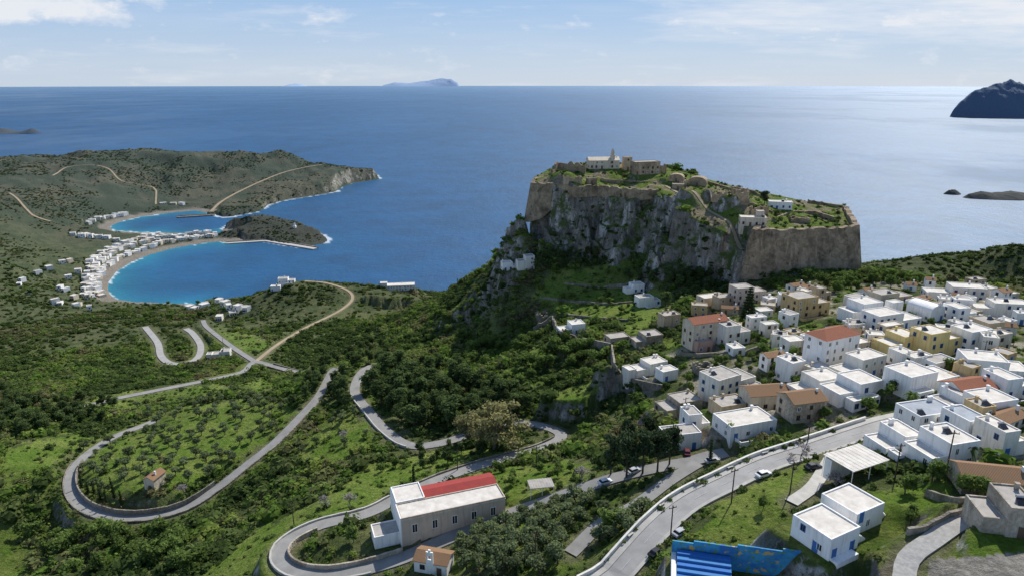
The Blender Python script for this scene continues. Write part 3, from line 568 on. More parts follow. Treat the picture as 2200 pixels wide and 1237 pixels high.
wall('ruined_wall','low terrace wall across the upper castle meadow',[pq(1290,388,1.4),pq(1350,392,1.4),pq(1410,396,1.2)],.9,0,'tanstone',rag=.8)
wall('ruined_wall','stepped ruin wall on the sea side brow of the castle',[pq(1520,395,2.2),pq(1560,405,1.6),pq(1600,415,2.4),pq(1650,425,1.4)],.9,0,'tanstone',rag=1.5)
wall('stone_wall','ruined stone enclosure wall around the small slope house',[pq(1146,712,3),pq(1185,690,3),pq(1200,722,2.6),pq(1250,738,2.6),pq(1310,752,3)],.9,0,'drystone',rag=1.6)
wall('stone_wall','dry stone terrace wall on the grass below the cliff',[pq(1160,640,1.2),pq(1230,650,1.2),pq(1320,655,1.2),pq(1360,650,1.2)],.8,0,'drystone',rag=.7)
wall('stone_wall','upper dry stone terrace wall below the cliff',[pq(1210,610,1.2),pq(1290,620,1.2),pq(1350,612,1.2)],.8,0,'drystone',rag=.7)
wall('stone_wall','lowest dry stone terrace wall on the slope under the cliff',[pq(1200,676,1.2),pq(1280,684,1.2),pq(1350,690,1.2)],.8,0,'drystone',rag=.7)
wall('stone_wall','retaining wall under the houses at left edge of town',[pq(1312,745,1.5),pq(1318,790,2),pq(1340,822,2.2),pq(1420,838,2)],.8,.05,'drystone',rag=.8)
wall('stone_wall','terrace wall between the old mansion and broad white house',[pq(1452,765,1.5),pq(1500,768,1.6),pq(1600,762,1.6),pq(1650,745,1.6)],.7,0,'drystone',rag=.4)
wall('stone_wall','stone wall zigzagging above the driveway garden',[pq(1985,1065,1.5),pq(2060,1085,1.5),pq(2110,1075,1.5)],.6,0,'drystone',rag=.3)
wall('stone_wall','stone retaining wall beside the cobbled path',[pq(1950,1150,1.4),pq(1990,1142,1.4),pq(2040,1115,1.4),pq(2100,1096,1.4)],.6,0,'drystone',rag=.3)
def sidewall(nm,a,b,o,up,dn,label,mat='drystone',thick=.5,name='stone_wall',rag=.2):
    a=max(a,0); w_,S_=RS[nm]; T=np.gradient(S_[:,:2],axis=0); T/=np.linalg.norm(T,axis=1)[:,None]; g=S_[a:b]; t_=T[a:b]
    Q=np.stack([g[:,0]+t_[:,1]*o,g[:,1]-t_[:,0]*o,g[:,2]+up,g[:,2]-dn],-1); return wall(name,label,Q,thick,0,mat,1 if o>0 else -1,rag,2.5)
def ridx(nm,u,v,E):
    p=W(u,v,E); S_=RS[nm][1]; return int(np.argmin((S_[:,0]-p[0])**2+(S_[:,1]-p[1])**2))
sidewall('upper',0,ridx('upper',1900,912,212),-4.7/2-2.2,.95,1.8,'pale parapet wall along the valley side of the wide road','offwhite',name='parapet_wall',rag=.05)
a=ridx('loop',470,1045,143.5); b_=ridx('loop',170,990,134.5); sidewall('loop',a,b_,2.7,2.0,1,'stone retaining wall on the inside of the valley hairpin')
sidewall('loop',a-30,b_,-2.6,.5,2.2,'low stone kerb wall on the outside of the valley hairpin')
a=ridx('main',870,1195,182); b_=ridx('main',690,1125,177); sidewall('main',a,b_,2.7,1.2,1,'curved garden wall inside the near hairpin','stone'); sidewall('main',a+4,b_+12,-2.6,.6,2.5,'low grey wall on the outside of the near hairpin','concrete')
a=ridx('main',1205,938,171); b_=ridx('main',870,1060,176); sidewall('main',min(a,b_),max(a,b_),-2.6,.6,1.5,'low stone wall above the middle stretch of the winding road')
a=ridx('main',880,955,163.5); b_=ridx('main',762,840,158); sidewall('main',a,b_,-2.6,.7,2.5,'low grey wall on the outer edge of the forest bend','concrete')
# bridge
w_,S_=RS['valley']; a=ridx('valley',580,786,100.3); g=S_[a:a+14]; bx0=g[0];bx1=g[-1]
L=math.hypot(*(bx1-bx0)[:2]); br=empty('stone_bridge',(bx0[0],bx0[1],bx0[2]),math.atan2(bx1[1]-bx0[1],bx1[0]-bx0[0]),'stone arch bridge carrying the valley road','bridge')
for s_ in(-1,1):
    mb=MB(); n_=24; yy=s_*2.7; th_=.5*s_
    for i in range(n_):
        x0=L*i/n_;x1=L*(i+1)/n_
        def bot(x):
            t_=(x-L/2)/(L*.2); return -10.6 if abs(t_)>=1 else -10.6+9*math.sqrt(1-t_*t_)
        z0=bot((x0+x1)/2); mb.box(x0,x1,min(yy,yy+th_),max(yy,yy+th_),z0,.9)
    mb.build('spandrel_wall','drystone',br)
MB().box(0,L,-2.65,2.65,-1.5,-.32).build('deck','drystone',br)
# pier, breakwater, lighthouse
def slab(name,label,a,b,wd,zt,mat,cat):
    p=W(a[0],a[1],0);r_=W(b[0],b[1],0); L=math.hypot(r_[0]-p[0],r_[1]-p[1]); o=empty(name,(p[0],p[1],0),math.atan2(r_[1]-p[1],r_[0]-p[0]),label,cat)
    MB().box(0,L,-wd/2,wd/2,-4,zt).build('deck',mat,o); mb=MB()
    mb.box(0,L,wd/2+.01,wd/2+1.5,-4,zt+1.6); mb.build('parapet','drystone',o); return o
slab('pier','long concrete pier curving off the rocky islet',(575,519),(678,536),12,2.0,'concrete','pier')
slab('pier','short concrete quay at the foot of the islet',(486,524),(575,518.5),10,1.8,'concrete','pier')
slab('breakwater','dark stone breakwater inside the far bay',(380,468),(462,463),9,2.2,'drystone','breakwater')
p=P(633,489); lh=empty('lighthouse',p[:3],0,'small white lighthouse on the rocky islet','lighthouse'); MB().box(-3,3,-3,3,-2,4).build('base','white',lh); MB().tube((0,0,4),(0,0,10),2,1.6,10).build('tower','white',lh); MB().tube((0,0,10),(0,0,12.5),1.3,.3,10).build('lantern','glass',lh)
# ------------------------------------------------------------------ houses
WIN={}
def win(kind,w_=.95,h_=1.25):
    k=(kind,w_,h_)
    if k not in WIN:
        a=MB(); fr_=.11
        for b_ in((-w_/2-fr_,-w_/2,-h_/2-fr_,h_/2+fr_),(w_/2,w_/2+fr_,-h_/2-fr_,h_/2+fr_),(-w_/2,w_/2,-h_/2-fr_,-h_/2),(-w_/2,w_/2,h_/2,h_/2+fr_),(-.04,.04,-h_/2,h_/2)): a.box(b_[0],b_[1],-.09,.02,b_[2],b_[3])
        p_=MB().box(-w_/2,w_/2,-.03,.02,-h_/2,h_/2)
        WIN[k]=(a.mesh('window',kind if kind!='teal' else 'white'),p_.mesh('pane','glass'))
    return WIN[k]
def addwin(root,kind,x,y,z,rz,w_=.95,h_=1.25):
    a,b_=win(kind,w_,h_); o=link('window',a,root,(x,y,z),rz); link('pane',b_,o); return o
DOOR={}
def adddoor(root,kind,x,y,rz,z=0):
    if kind not in DOOR:
        a=MB().box(-.5,.5,-.07,.02,-.3,2.1); a.box(-.6,-.501,-.1,.02,-.3,2.2); a.box(.501,.6,-.1,.02,-.3,2.2); DOOR[kind]=(a.mesh('door',kind),MB().box(.32,.42,-.13,-.075,.95,1.05).mesh('handle','metal'))
    o=link('door',DOOR[kind][0],root,(x,y,z),rz); link('handle',DOOR[kind][1],o)
def flatroof(wm,rm,x0,x1,y0,y1,h,base=-4,par=.38):
    wm.box(x0,x1,y0,y1,base,h); t_=.28
    wm.box(x0,x1,y0,y0+t_,h+.001,h+par);wm.box(x0,x1,y1-t_,y1,h+.001,h+par);wm.box(x0,x0+t_,y0+t_,y1-t_,h+.001,h+par);wm.box(x1-t_,x1,y0+t_,y1-t_,h+.001,h+par)
    rm.box(x0+t_+.002,x1-t_-.002,y0+t_+.002,y1-t_-.002,h+.002,h+.1)
def gable(wm,rm,x0,x1,y0,y1,h,pitch=.42,along='x',oh=.35):
    if along=='x':
        ym=(y0+y1)/2; rh=(y1-y0)/2*pitch; wm.add([(x0,y0,h),(x0,y1,h),(x0,ym,h+rh),(x1,y0,h),(x1,y1,h),(x1,ym,h+rh)],[(0,2,1),(3,4,5),(0,3,5,2),(1,2,5,4)])
        zo=h-oh*pitch; 
        for s_,ya in((1,y0-oh),(-1,y1+oh)):
            rm.add([(x0-oh,ya,zo+.05),(x1+oh,ya,zo+.05),(x1+oh,ym,h+rh+.05),(x0-oh,ym,h+rh+.05),(x0-oh,ya,zo+.2),(x1+oh,ya,zo+.2),(x1+oh,ym,h+rh+.2),(x0-oh,ym,h+rh+.2)],[(3,2,1,0),(4,5,6,7),(0,1,5,4),(1,2,6,5),(3,0,4,7)])
    else:
        xm=(x0+x1)/2; rh=(x1-x0)/2*pitch*1.3; wm.add([(x0,y0,h),(x1,y0,h),(xm,y0,h+rh),(x0,y1,h),(x1,y1,h),(xm,y1,h+rh)],[(0,1,2),(4,3,5),(0,2,5,3),(1,4,5,2)])
        zo=h-oh*pitch*1.3
        for xa in(x0-oh,x1+oh):
            rm.add([(xa,y0-oh,zo+.05),(xa,y1+oh,zo+.05),(xm,y1+oh,h+rh+.05),(xm,y0-oh,h+rh+.05),(xa,y0-oh,zo+.2),(xa,y1+oh,zo+.2),(xm,y1+oh,h+rh+.2),(xm,y0-oh,h+rh+.2)],[(3,2,1,0),(4,5,6,7),(0,1,5,4),(1,2,6,5),(3,0,4,7),(0,3,7,4)])
def house(s):
    x,y,z,w,h,d=s['x'],s['y'],s['z'],s['w'],s['h'],s['d']
    o=empty(s['name'],(x,y,z),s['yaw'],s['label'],s['cat'],s.get('group')); key=s.get('key'); rs=random.Random(int(s['u']*7+s['v']))
    wm=MB(); rm=MB(); roof=s['roof']; x0,x1=-w/2,w/2; base=-5 if not s.get('far') else -6
    rc=s.get('roofc') or (rs.choice(['roofwhite','roofwhite','roofwhite','roofgrey']) if s['wall'] in('white','cream','yellow','offwhite') else 'roofgrey')
    wallm=s['wall']
    if wallm=='white' and rs.random()<.15: wallm='offwhite'
    low=None
    if roof=='flat':
        if key=='stairs':
            wallm='white'; rc='roofwhite'
            flatroof(wm,rm,x0,-1.4,0,d,h); flatroof(wm,rm,1.2,x1,2.6,10.6,h+.1); wm.box(-1.398,1.198,2.4,9,-4,2.6)
            for k in range(8): wm.box(-1.35+k*.42,-1.35+(k+1)*.42,.8,2.38,-4,2.6-k*.33)
            for k in range(7): wm.box(x1+.01+k*.42,x1+.01+(k+1)*.42,3.4,4.6,-4,2.5-k*.38)
            wm.box(x0+.4,-3.2,-1.6,-.005,-4,.35)
        elif not s.get('far') and w>7 and h>4.4 and d>5 and s['name']=='house' and rs.random()<.8:
            f_=rs.uniform(.32,.48); lh=max(2.7,h-rs.choice([2.4,2.8,3.2]))
            if rs.random()<.5: xa=x0+w*f_; low=(x0,xa,lh); flatroof(wm,rm,xa+.002,x1,0,d,h,base); flatroof(wm,rm,x0,xa,rs.choice([.0,.6]),d-.4,lh,base)
            else: xa=x1-w*f_; low=(xa,x1,lh); flatroof(wm,rm,x0,xa-.002,0,d,h,base); flatroof(wm,rm,xa,x1,.0,d-.4,lh,base)
        else: flatroof(wm,rm,x0,x1,0,d,h,base)
    elif roof=='gable':
        wm.box(x0,x1,0,d,base,h); gable(wm,rm,x0,x1,0,d,h+.002,along=s.get('ridge','x')); rc=s.get('tile','oldtile')
    elif roof=='hip':
        wm.box(x0,x1,0,d,base,h); rh=2.2; e=.4; a=min(w,d)/2*.85
        rm.add([(x0-e,-e,h+.01),(x1+e,-e,h+.01),(x1+e,d+e,h+.01),(x0-e,d+e,h+.01),(x0+a,d/2,h+rh),(x1-a,d/2,h+rh)],[(0,1,5,4),(1,2,5),(2,3,4,5),(3,0,4),(3,2,1,0)]); rc='redtile'
    elif roof=='vault':
        wm.box(x0,x1,0,d,base,h); n_=12; vv=[]
        for k in range(n_+1):
            a=math.pi*k/n_
            for yy in(0,d): vv.append((-math.cos(a)*(w/2),yy,h+.002+math.sin(a)*w*.26))
        rm.add(vv,[(2*k,2*k+2,2*k+3,2*k+1) for k in range(n_)]+[tuple(range(0,2*n_+2,2))[::-1],tuple(range(1,2*n_+2,2))]); rc=s.get('rc','white')
    for a in s.get('annex',[]):
        ax0,ax1=a[0],a[1]; e=.003
        if ax1<0 and ax0<-w/2 and a[3]>0: sh_=-w/2-ax1; ax0+=sh_-e; ax1+=sh_-e
        else: ax0=max(ax0,-w/2+.02); ax1=min(ax1,w/2-.02)
        if a[3]<=0: flatroof(wm,rm,ax0,ax1,a[2],-e,a[4],base)
        else: flatroof(wm,rm,ax0,ax1,a[2],a[3]-.004,a[4],base)
    if key=='school':
        flatroof(wm,rm,x0+8,x1,d+.003,14.5,5.6)
        wb=MB(); rb=MB(); flatroof(wb,rb,x0,x0+7.98,d+.003,15,h+.3); wb.box(x0-.25,x0-.003,0,15,base,h+.38)
        wb.build('white_wing','white',o); rb.build('wing_roof','roofwhite',o)
        rr_=MB(); ga=MB(); gable(ga,rr_,x0+8,x1,d+.3,14.2,6.1,.28); ga.build('gable_wall','buff',o); rr_.build('red_roof','red',o); rc='roofwhite'
        g2=MB(); g2.box(x0-.02,x1+.1,-.14,-.003,h-.35,h-.05); g2.build('cornice','cream',o)
        for k in range(5): addwin(o,'white',x0+3.5+k*(w-6)/4.2,0,3.4,0,1.3,2.4)
    wall_=wm.build('wall',wallm,o); ro=rm.build('roof',rc,o)
    if s.get('bell'):
        b_=MB(); yb=-.01; b_.box(-.9,-.45,-.4,yb,h-.5,h+3.4); b_.box(.45,.9,-.4,yb,h-.5,h+3.4); b_.box(-.449,.449,-.4,yb,h+2.4,h+3.3); b_.box(-.449,.449,-.4,yb,h-.5,h+1.2); b_.box(-.3,.3,-.4,yb,h+3.42,h+4); bg=b_.build('bell_gable','white',o)
        MB().tube((0,-.2,h+1.6),(0,-.2,h+2.2),.3,.15,8).build('bell','metal',bg)
    if key=='castlechurch':
        b_=MB(); bxx=x1-4.5; b_.box(bxx-1.4,bxx+1.4,1,3.8,h-.5,h+3.6); b_.box(bxx-1,bxx+1,1.4,3.4,h+3.61,h+5.8); b_.add([(bxx-1.1,1.3,h+5.81),(bxx+1.1,1.3,h+5.81),(bxx+1.1,3.5,h+5.81),(bxx-1.1,3.5,h+5.81),(bxx,2.4,h+8.2)],[(0,1,4),(1,2,4),(2,3,4),(3,0,4),(3,2,1,0)]); b_.build('bell_tower','cream',o)
    sh=s['sh']
    if key=='school': adddoor(o,'brown',x1-2.5,0,0); return o
    st=max(1,int((h+.6)//3)); nw=s.get('nw')
    if s.get('far'):
        for k in range(3): addwin(o,'brown',x0+(k+.5)*w/3,0,1.7+(h>5)*(k%2)*2.6,0,1.2,1.5)
        return o
    wk='white' if (sh=='blue' and rs.random()<.45) else sh
    ncol=max(1,int(w/3.1)) if nw is None else nw; dc=rs.randrange(ncol) if ncol else 0
    av=[(a[0],a[1],a[4]) for a in s.get('annex',[]) if a[3]<=0]
    def lowok(xx,r_): return not(low and low[0]-.5<xx<low[1]+.5 and r_*3+2.5>low[2])
    for r_ in range(st):
        for k in range(ncol):
            xx=x0+(k+.5)*w/ncol+rs.uniform(-.4,.4)*(nw is None); yy=0.
            if key=='stairs':
                if -2.2<xx<2.2: continue
                if xx>0: yy=2.6
            for (a0,a1,ah) in av:
                if a0-.6<xx<a1+.6 and r_*3+2.4<ah+1.6: yy=None
            if yy is None or not lowok(xx,r_): continue
            if low and abs(xx-(low[1] if low[0]==x0 else low[0]))<.8: continue
            if low and low[0]-.1<xx<low[1]+.1: yy=None if low[0]==x0 else yy
            if yy is None: continue
            if r_==0 and k==dc: adddoor(o,sh,xx,yy,0); continue
            if rs.random()<.25: continue
            addwin(o,wk if wk!='brown' or rs.random()<.6 else 'white',xx,yy,r_*2.8+1.5+rs.choice([0,0,.15]),0,rs.choice([.8,.95,1.1]),rs.choice([1.2,1.4]))
        ns=max(1,int(d/3.2))
        for sd_ in(-1,1):
            for k in range(ns):
                if rs.random()<.45 or nw==0 or not lowok(sd_*w/2,r_): continue
                yy=(k+.5)*d/ns
                if key=='stairs' and sd_>0: continue
                if any(a[1]<0 and a[0]<-w/2 for a in s.get('annex',[])) and sd_<0: continue
                addwin(o,wk,sd_*w/2,yy,r_*2.8+1.5,R(90)*sd_)
    if key=='stairs':
        adddoor(o,'blue',-3.2,0,0); adddoor(o,'blue',2.6,2.6,0,2.65); adddoor(o,'blue',x0,3,R(-90)); addwin(o,'blue',x0,6,3.2,R(-90))
    for a0,a1,ah in av:
        a0=max(a0,-w/2+.02);a1=min(a1,w/2-.02); yv=[a[2] for a in s['annex'] if a[3]<=0][0]
        n_=max(1,int((a1-a0)/2.4))
        for k in range(n_): addwin(o,wk,a0+(k+.5)*(a1-a0)/n_,yv,1.6,0,1.3,1.5)
    if roof=='flat' and nw is None and key!='stairs':
        hx0,hx1=(x0,x1) if not low else ((low[1],x1) if low[0]==x0 else (x0,low[0]))
        if w>8 and not av and s['name']=='house' and rs.random()<.6 and zat(x+3.2*math.sin(s['yaw']),y-3.2*math.cos(s['yaw']),RD)>1:
            t_=MB(); tx0=x0+rs.uniform(0,w*.3); tx1=x1-rs.uniform(0,w*.3); t_.box(tx0,tx1,-3,-2.75,-5,.9); t_.box(tx0,tx0+.25,-2.748,-.004,-5,.9); t_.box(tx1-.25,tx1,-2.748,-.004,-5,.9); t_.build('terrace_wall',wallm,o)
        for k in range(rs.choice([0,1,1,2])):
            cx,cy=rs.uniform(hx0+.9,max(hx0+1,hx1-.9)),d-rs.choice([.9,1.2])
            c_=MB().box(cx-.3,cx+.3,cy-.3,cy+.3,h+.05,h+1.3); c_.box(cx-.4,cx+.4,cy-.4,cy+.4,h+1.302,h+1.42); c_.build('chimney',wallm,ro)
        if rs.random()<.4 and hx1-hx0>3.4:
            cx,cy=rs.uniform(hx0+1.5,hx1-1.5),rs.uniform(2,max(2.2,d-2.5)); t_=MB().tube((cx-.7,cy,h+1.1),(cx+.7,cy,h+1.1),.28,.28,8); t_.box(cx-.6,cx+.6,cy-.05,cy+.05,h+.1,h+.85); t_.build('water_heater','metal',ro)
            MB().add([(cx-.8,cy-1.5,h+.25),(cx+.8,cy-1.5,h+.25),(cx+.8,cy-.35,h+1.0),(cx-.8,cy-.35,h+1.0),(cx-.8,cy-1.5,h+.15),(cx+.8,cy-1.5,h+.15),(cx+.8,cy-.35,h+.9),(cx-.8,cy-.35,h+.9)],[(0,1,2,3),(7,6,5,4),(0,4,5,1),(1,5,6,2),(2,6,7,3),(3,7,4,0)]).build('solar_panel','glass',ro)
    elif roof in('gable','hip') and nw is None and not s.get('bell'):
        c_=MB().box(x1-1.5,x1-.9,d/2-.9,d/2-.3,h,h+2.4); c_.build('chimney','white',ro)
    return o
for s in HS:
    if s['name']!='pad': house(s)
def ruin(label,u,v,wpx,d,h,yaw,mat='tanstone'):
    x,y,z,dep=P(u,v); w=wpx*dep/PX; o=empty('ruin',(x,y,z),R(yaw),label,'ruin'); rs=random.Random(u)
    for (a,b_,c_,e) in((-w/2,w/2,0,.8),(-w/2,w/2,d-.8,d),(-w/2,-w/2+.8,.802,d-.802),(w/2-.8,w/2,.802,d-.802)):
        mb=MB(); n_=6
        for k in range(n_):
            if b_-a>e-c_: mb.box(a+(b_-a)*k/n_,a+(b_-a)*(k+1)/n_,c_,e,-2,h*rs.uniform(.5,1))
            else: mb.box(a,b_,c_+(e-c_)*k/n_,c_+(e-c_)*(k+1)/n_,-2,h*rs.uniform(.5,1))
        mb.build('wall',mat,o)
ruin('tall broken shell of a stone house on the castle brow',1590,437,34,7,9,-10); ruin('roofless stone house at right of the tan castle building',1424,372,16,6,6,10); ruin('roofless ruin on the ledge half way up the cliff foot',1255,535,26,6,4,10,'drystone')
ruin('roofless stone tower at the corner of the slope enclosure',1166,690,24,5,5,15,'drystone'); ruin('broken stone house among weeds above the lower castle church',1632,462,36,7,5,-8); ruin('low ruined walls behind the long curtain wall',1230,390,40,7,3.5,0); ruin('roofless stone house near the castle track bend',1545,428,30,6,4.5,-15); ruin('small ruined stone shed under the broad white house',1520,800,40,5,3,20,'drystone'); ruin('low broken walls between the vaulted castle stores',1470,397,22,5,2.6,-10); ruin('ruined stone rooms on the bastion terrace',1720,478,40,6,3,-6)
# ------------------------------------------------------------------ vegetation
bmi=bmesh.new(); bmesh.ops.create_icosphere(bmi,subdivisions=1,radius=1); ICO=np.array([v.co[:] for v in bmi.verts]); ICF=np.array([[v.index for v in f.verts] for f in bmi.faces]); bmi.free()
def cards(c,n,size,nrm,g):
    d=nrm/np.linalg.norm(nrm,axis=1)[:,None]; a=np.cross(d,g.normal(size=(n,3))); a/=np.linalg.norm(a,axis=1)[:,None]+1e-9; b=np.cross(d,a)
    s=size*(g.uniform(.6,1.35,n))[:,None]; s2=s*g.uniform(.55,1.,n)[:,None]
    V=np.stack([c-a*s*.5,c-b*s2*.5+a*s*.1,c+a*s*.5,c+b*s2*.5],1).reshape(-1,3); k=np.arange(n)*4
    return V,np.concatenate([np.stack([k,k+1,k+2],-1),np.stack([k,k+2,k+3],-1)])
def blob(ctr,rad,n,size,g,core=.74,zmin=-.35):
    V0=ICO*rad*(core*g.uniform(.75,1.12,len(ICO)))[:,None]+ctr
    d=g.normal(size=(n*3,3)); d/=np.linalg.norm(d,axis=1)[:,None]; d=d[d[:,2]>zmin][:n]; n=len(d)
    c=ctr+d*rad*g.uniform(.72,1.12,n)[:,None]; V1,F1=cards(c,n,size,d+g.normal(size=(n,3))*.5,g)
    sh=np.repeat(g.uniform(.78,1.22,n)*(.88+.28*d[:,2]),4)  # shade painted into the foliage: cards lighter upward, inner core darker
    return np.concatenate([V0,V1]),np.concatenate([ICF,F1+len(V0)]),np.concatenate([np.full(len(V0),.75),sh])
def merge(L):
    V=[];F=[];S=[];c=0
    for v,f,s in L: V.append(v);F.append(f+c);S.append(s);c+=len(v)
    return np.concatenate(V),np.concatenate(F),np.concatenate(S)
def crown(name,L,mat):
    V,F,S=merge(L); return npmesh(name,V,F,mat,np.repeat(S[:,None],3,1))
def trunkmesh(h,r,limbs,g,mat='bark',bend=.3):
    mb=MB(); p=Vector((0,0,-1)); 
    for k in range(3):
        q_=Vector((g.uniform(-bend,bend)*(k+1)/2,g.uniform(-bend,bend)*(k+1)/2,h*(k+1)/3)); mb.tube(p,q_,r*(1-.22*k),r*(1-.22*(k+1)),7); p=q_
    for l in limbs: mb.tube(p*.7,l,r*.38,r*.12,5)
    return mb.mesh('trunk',mat)
PROTO={}
def mk(kind,n,fn): PROTO[kind]=[fn(np.random.default_rng(100+k*7+len(kind))) for k in range(n)]
def f_olive(g):
    cs=[np.array([g.uniform(-.9,.9),g.uniform(-.9,.9),2.2+g.uniform(-.3,.9)]) for _ in range(6)]
    return trunkmesh(1.5,.22,[Vector(c) for c in cs],g,'bark'),crown('crown',[blob(c,np.array([1.1,1.1,.85])*g.uniform(.8,1.15),46,.5,g) for c in cs],'leaf_olive'),3.6
def f_pine(g,mat='leaf_pine'):
    cs=[]
    for k in range(13):
        zz=g.uniform(2.4,7.4); rad=2.3*(1-abs(zz-4.4)/4.2*.75); a=g.uniform(0,6.28); cs.append((np.array([math.cos(a)*rad*g.uniform(.3,1),math.sin(a)*rad*g.uniform(.3,1),zz]),g.uniform(.9,1.6)))
    return trunkmesh(6,.25,[Vector(c[0]) for c in cs],g),crown('crown',[blob(c,np.array([r_,r_,r_*.75]),60,.55,g) for c,r_ in cs],mat),8.2
def f_green(g):
    cs=[(np.array([g.uniform(-1.4,1.4),g.uniform(-1.4,1.4),g.uniform(2,4.4)]),g.uniform(.9,1.5)) for _ in range(9)]
    return trunkmesh(2.5,.2,[Vector(c[0]) for c in cs],g),crown('crown',[blob(c,np.array([r_,r_,r_*.85]),52,.5,g) for c,r_ in cs],'leaf_green'),5.4
def f_cyp(g):
    L=[blob(np.array([g.uniform(-.1,.1),g.uniform(-.1,.1),.8+k*.8]),np.array([.75,.75,.8])*(1-.075*k if k>1 else .85),44,.35,g) for k in range(9)]
    return trunkmesh(2,.15,[],g),crown('crown',L,'leaf_cypress'),8.
def f_gum(g):
    cs=[(np.array([g.normal()*1.9,g.normal()*1.9,g.uniform(2.6,9.5)]),g.uniform(1.0,1.8)) for _ in range(32)]
    return trunkmesh(5,.4,[Vector(c[0]) for c in cs],g,'palebark'),crown('crown',[blob(c,np.array([r_,r_,r_*.9]),70,.5,g,.66) for c,r_ in cs],'leaf_gum'),10.5
def f_norf(g):
    L=[]
    for k in range(11):
        zz=1.6+k*.9; rad=2.6*(1-k/12); 
        for a in range(7):
            an=a/7*6.28+k; L.append(blob(np.array([math.cos(an)*rad*.6,math.sin(an)*rad*.6,zz]),np.array([rad*.42+.1,rad*.42+.1,.3]),14,.5,g,.6))
    return trunkmesh(10.5,.22,[],g,bend=.05),crown('crown',L,'leaf_cypress'),11.5
def f_bare(g):
    mb=MB(); tips=[]
    def br(p,d,l,r_,k):
        q_=p+d*l; mb.tube(p,q_,r_,r_*.65,5)
        if k==0: tips.append(q_); return
        for _ in range(4): br(q_,(d+Vector(g.normal(size=3))*.55+Vector((0,0,.15))).normalized(),l*.72,r_*.6,k-1)
    br(Vector((0,0,-.4)),Vector((0,0,1)),1.6,.16,3)
    L=[cards(np.array(t_)[None]+g.normal(size=(5,3))*.3,5,.35,g.normal(size=(5,3)),g) for t_ in tips]; L=[(v,f,np.full(len(v),g.uniform(.5,1))) for v,f in L]
    return mb.mesh('trunk','palebark'),crown('crown',L,'leaf_blossom'),4.8
def f_palm(g):
    L=[]
    for k in range(22):
        a=g.uniform(0,6.28); el=g.uniform(-.4,1.1); V=[];F=[]
        for s_ in range(6):
            t_=s_/5; rx=2.6*t_*math.cos(el); zz=5+2.6*t_*math.sin(el)-1.6*t_*t_; wv=.32*(1-t_)+.04
            V+=[(math.cos(a)*rx-math.sin(a)*wv,math.sin(a)*rx+math.cos(a)*wv,zz-.1),(math.cos(a)*rx+math.sin(a)*wv,math.sin(a)*rx-math.cos(a)*wv,zz-.1)]
            if s_: F+=[(2*s_-2,2*s_-1,2*s_+1),(2*s_-2,2*s_+1,2*s_)]
        L.append((np.array(V),np.array(F),np.full(len(V),g.uniform(.7,1.3))))
    return trunkmesh(5,.25,[],g,bend=.05),crown('crown',L,'leaf_green'),6.5
mk('olive_tree',5,f_olive); mk('pine_tree',6,f_pine); mk('black_pine',3,lambda g:f_pine(g,'leaf_black')); mk('round_tree',6,f_green); mk('cypress_tree',3,f_cyp); mk('eucalyptus_tree',2,f_gum); mk('norfolk_pine_tree',1,f_norf); mk('bare_tree',4,f_bare); mk('palm_tree',1,f_palm)
TC={}
def tree(kind,x,y,h,label,group=None,sx=1.):
    t_,c_,hh=PROTO[kind][random.randrange(len(PROTO[kind]))]; s_=h/hh; z=float(zat(x,y))
    o=empty('pine_tree' if kind=='black_pine' else kind,(x,y,z-.15),random.uniform(0,6.28),label,'tree',group); o.scale=(s_*sx*random.uniform(.85,1.15),s_*sx*random.uniform(.85,1.15),s_)
    link('trunk',t_,o); link('crown',c_,o); TC[kind]=TC.get(kind,0)+1; return o
def free(x,y,m=1.2): return zat(x,y,RD)>(m if y<350 else 4) and zat(x,y,HMASK)>m
placed=[]
def tp(kind,u,v,h,label,group=None,sx=1.):
    p=P(u,v); placed.append(p[:2]); return tree(kind,p[0],p[1],h,label,group,sx)
def grove(kind,poly,n,h0,h1,label,group,gap=2.5,sx=1.):
    us=[p[0] for p in poly]; vs=[p[1] for p in poly]; k=0; tries=0
    while k<n and tries<n*30:
        tries+=1; u=random.uniform(min(us),max(us)); v=random.uniform(min(vs),max(vs))
        if not inpoly(np.array([u]),np.array([v]),poly)[0]: continue
        p=P(u,v)
        if not free(p[0],p[1]) or p[2]<1.5: continue
        if any((p[0]-a)**2+(p[1]-b)**2<gap*gap for a,b in placed[-400:]): continue
        placed.append(p[:2]); tree(kind,p[0],p[1],random.uniform(h0,h1),label,group,sx); k+=1
grove('olive_tree',MEAD[0],100,3.2,5.0,'small grey green olive tree in the bright grove inside the valley loop','olives in the valley grove',4.2)
grove('olive_tree',[(960,1115),(1200,1080),(1270,1075),(1240,1140),(1180,1237),(1000,1237)],66,3.4,5.0,'olive tree in the thick stand below the red roofed building','olives below the red roofed building',2.8)
grove('olive_tree',MEAD[1],10,3,4.2,'olive tree on the small green clearing by the forest bend','olives on the clearing',4)
grove('olive_tree',[(250,880),(480,850),(640,870),(540,900),(350,900)],26,3.2,4.6,'olive tree on the slope above the valley grove','olives above the grove',3)
grove('olive_tree',[(450,700),(580,640),(720,620),(740,650),(640,690),(560,730)],46,3,4.4,'olive tree on the terraces of the scrubby hill','olives on the scrubby hill',4)
grove('olive_tree',[(1280,1100),(1420,1060),(1360,1130),(1290,1190),(1250,1170)],14,3.2,4.6,'olive tree on the bank between lane and wide road','olives between lane and road',2.8)
grove('pine_tree',[(805,800),(900,785),(1000,800),(1100,850),(1130,890),(1020,910),(900,925),(850,905),(795,850)],76,7,13,'dark pine in the wood between the forest bends','pines between the forest bends',3.4,1.2)
grove('pine_tree',[(725,800),(752,800),(752,840),(790,900),(770,880),(700,870)],14,6,9.5,'dark pine hiding the gap between the two road ends','pines between the road ends',3)
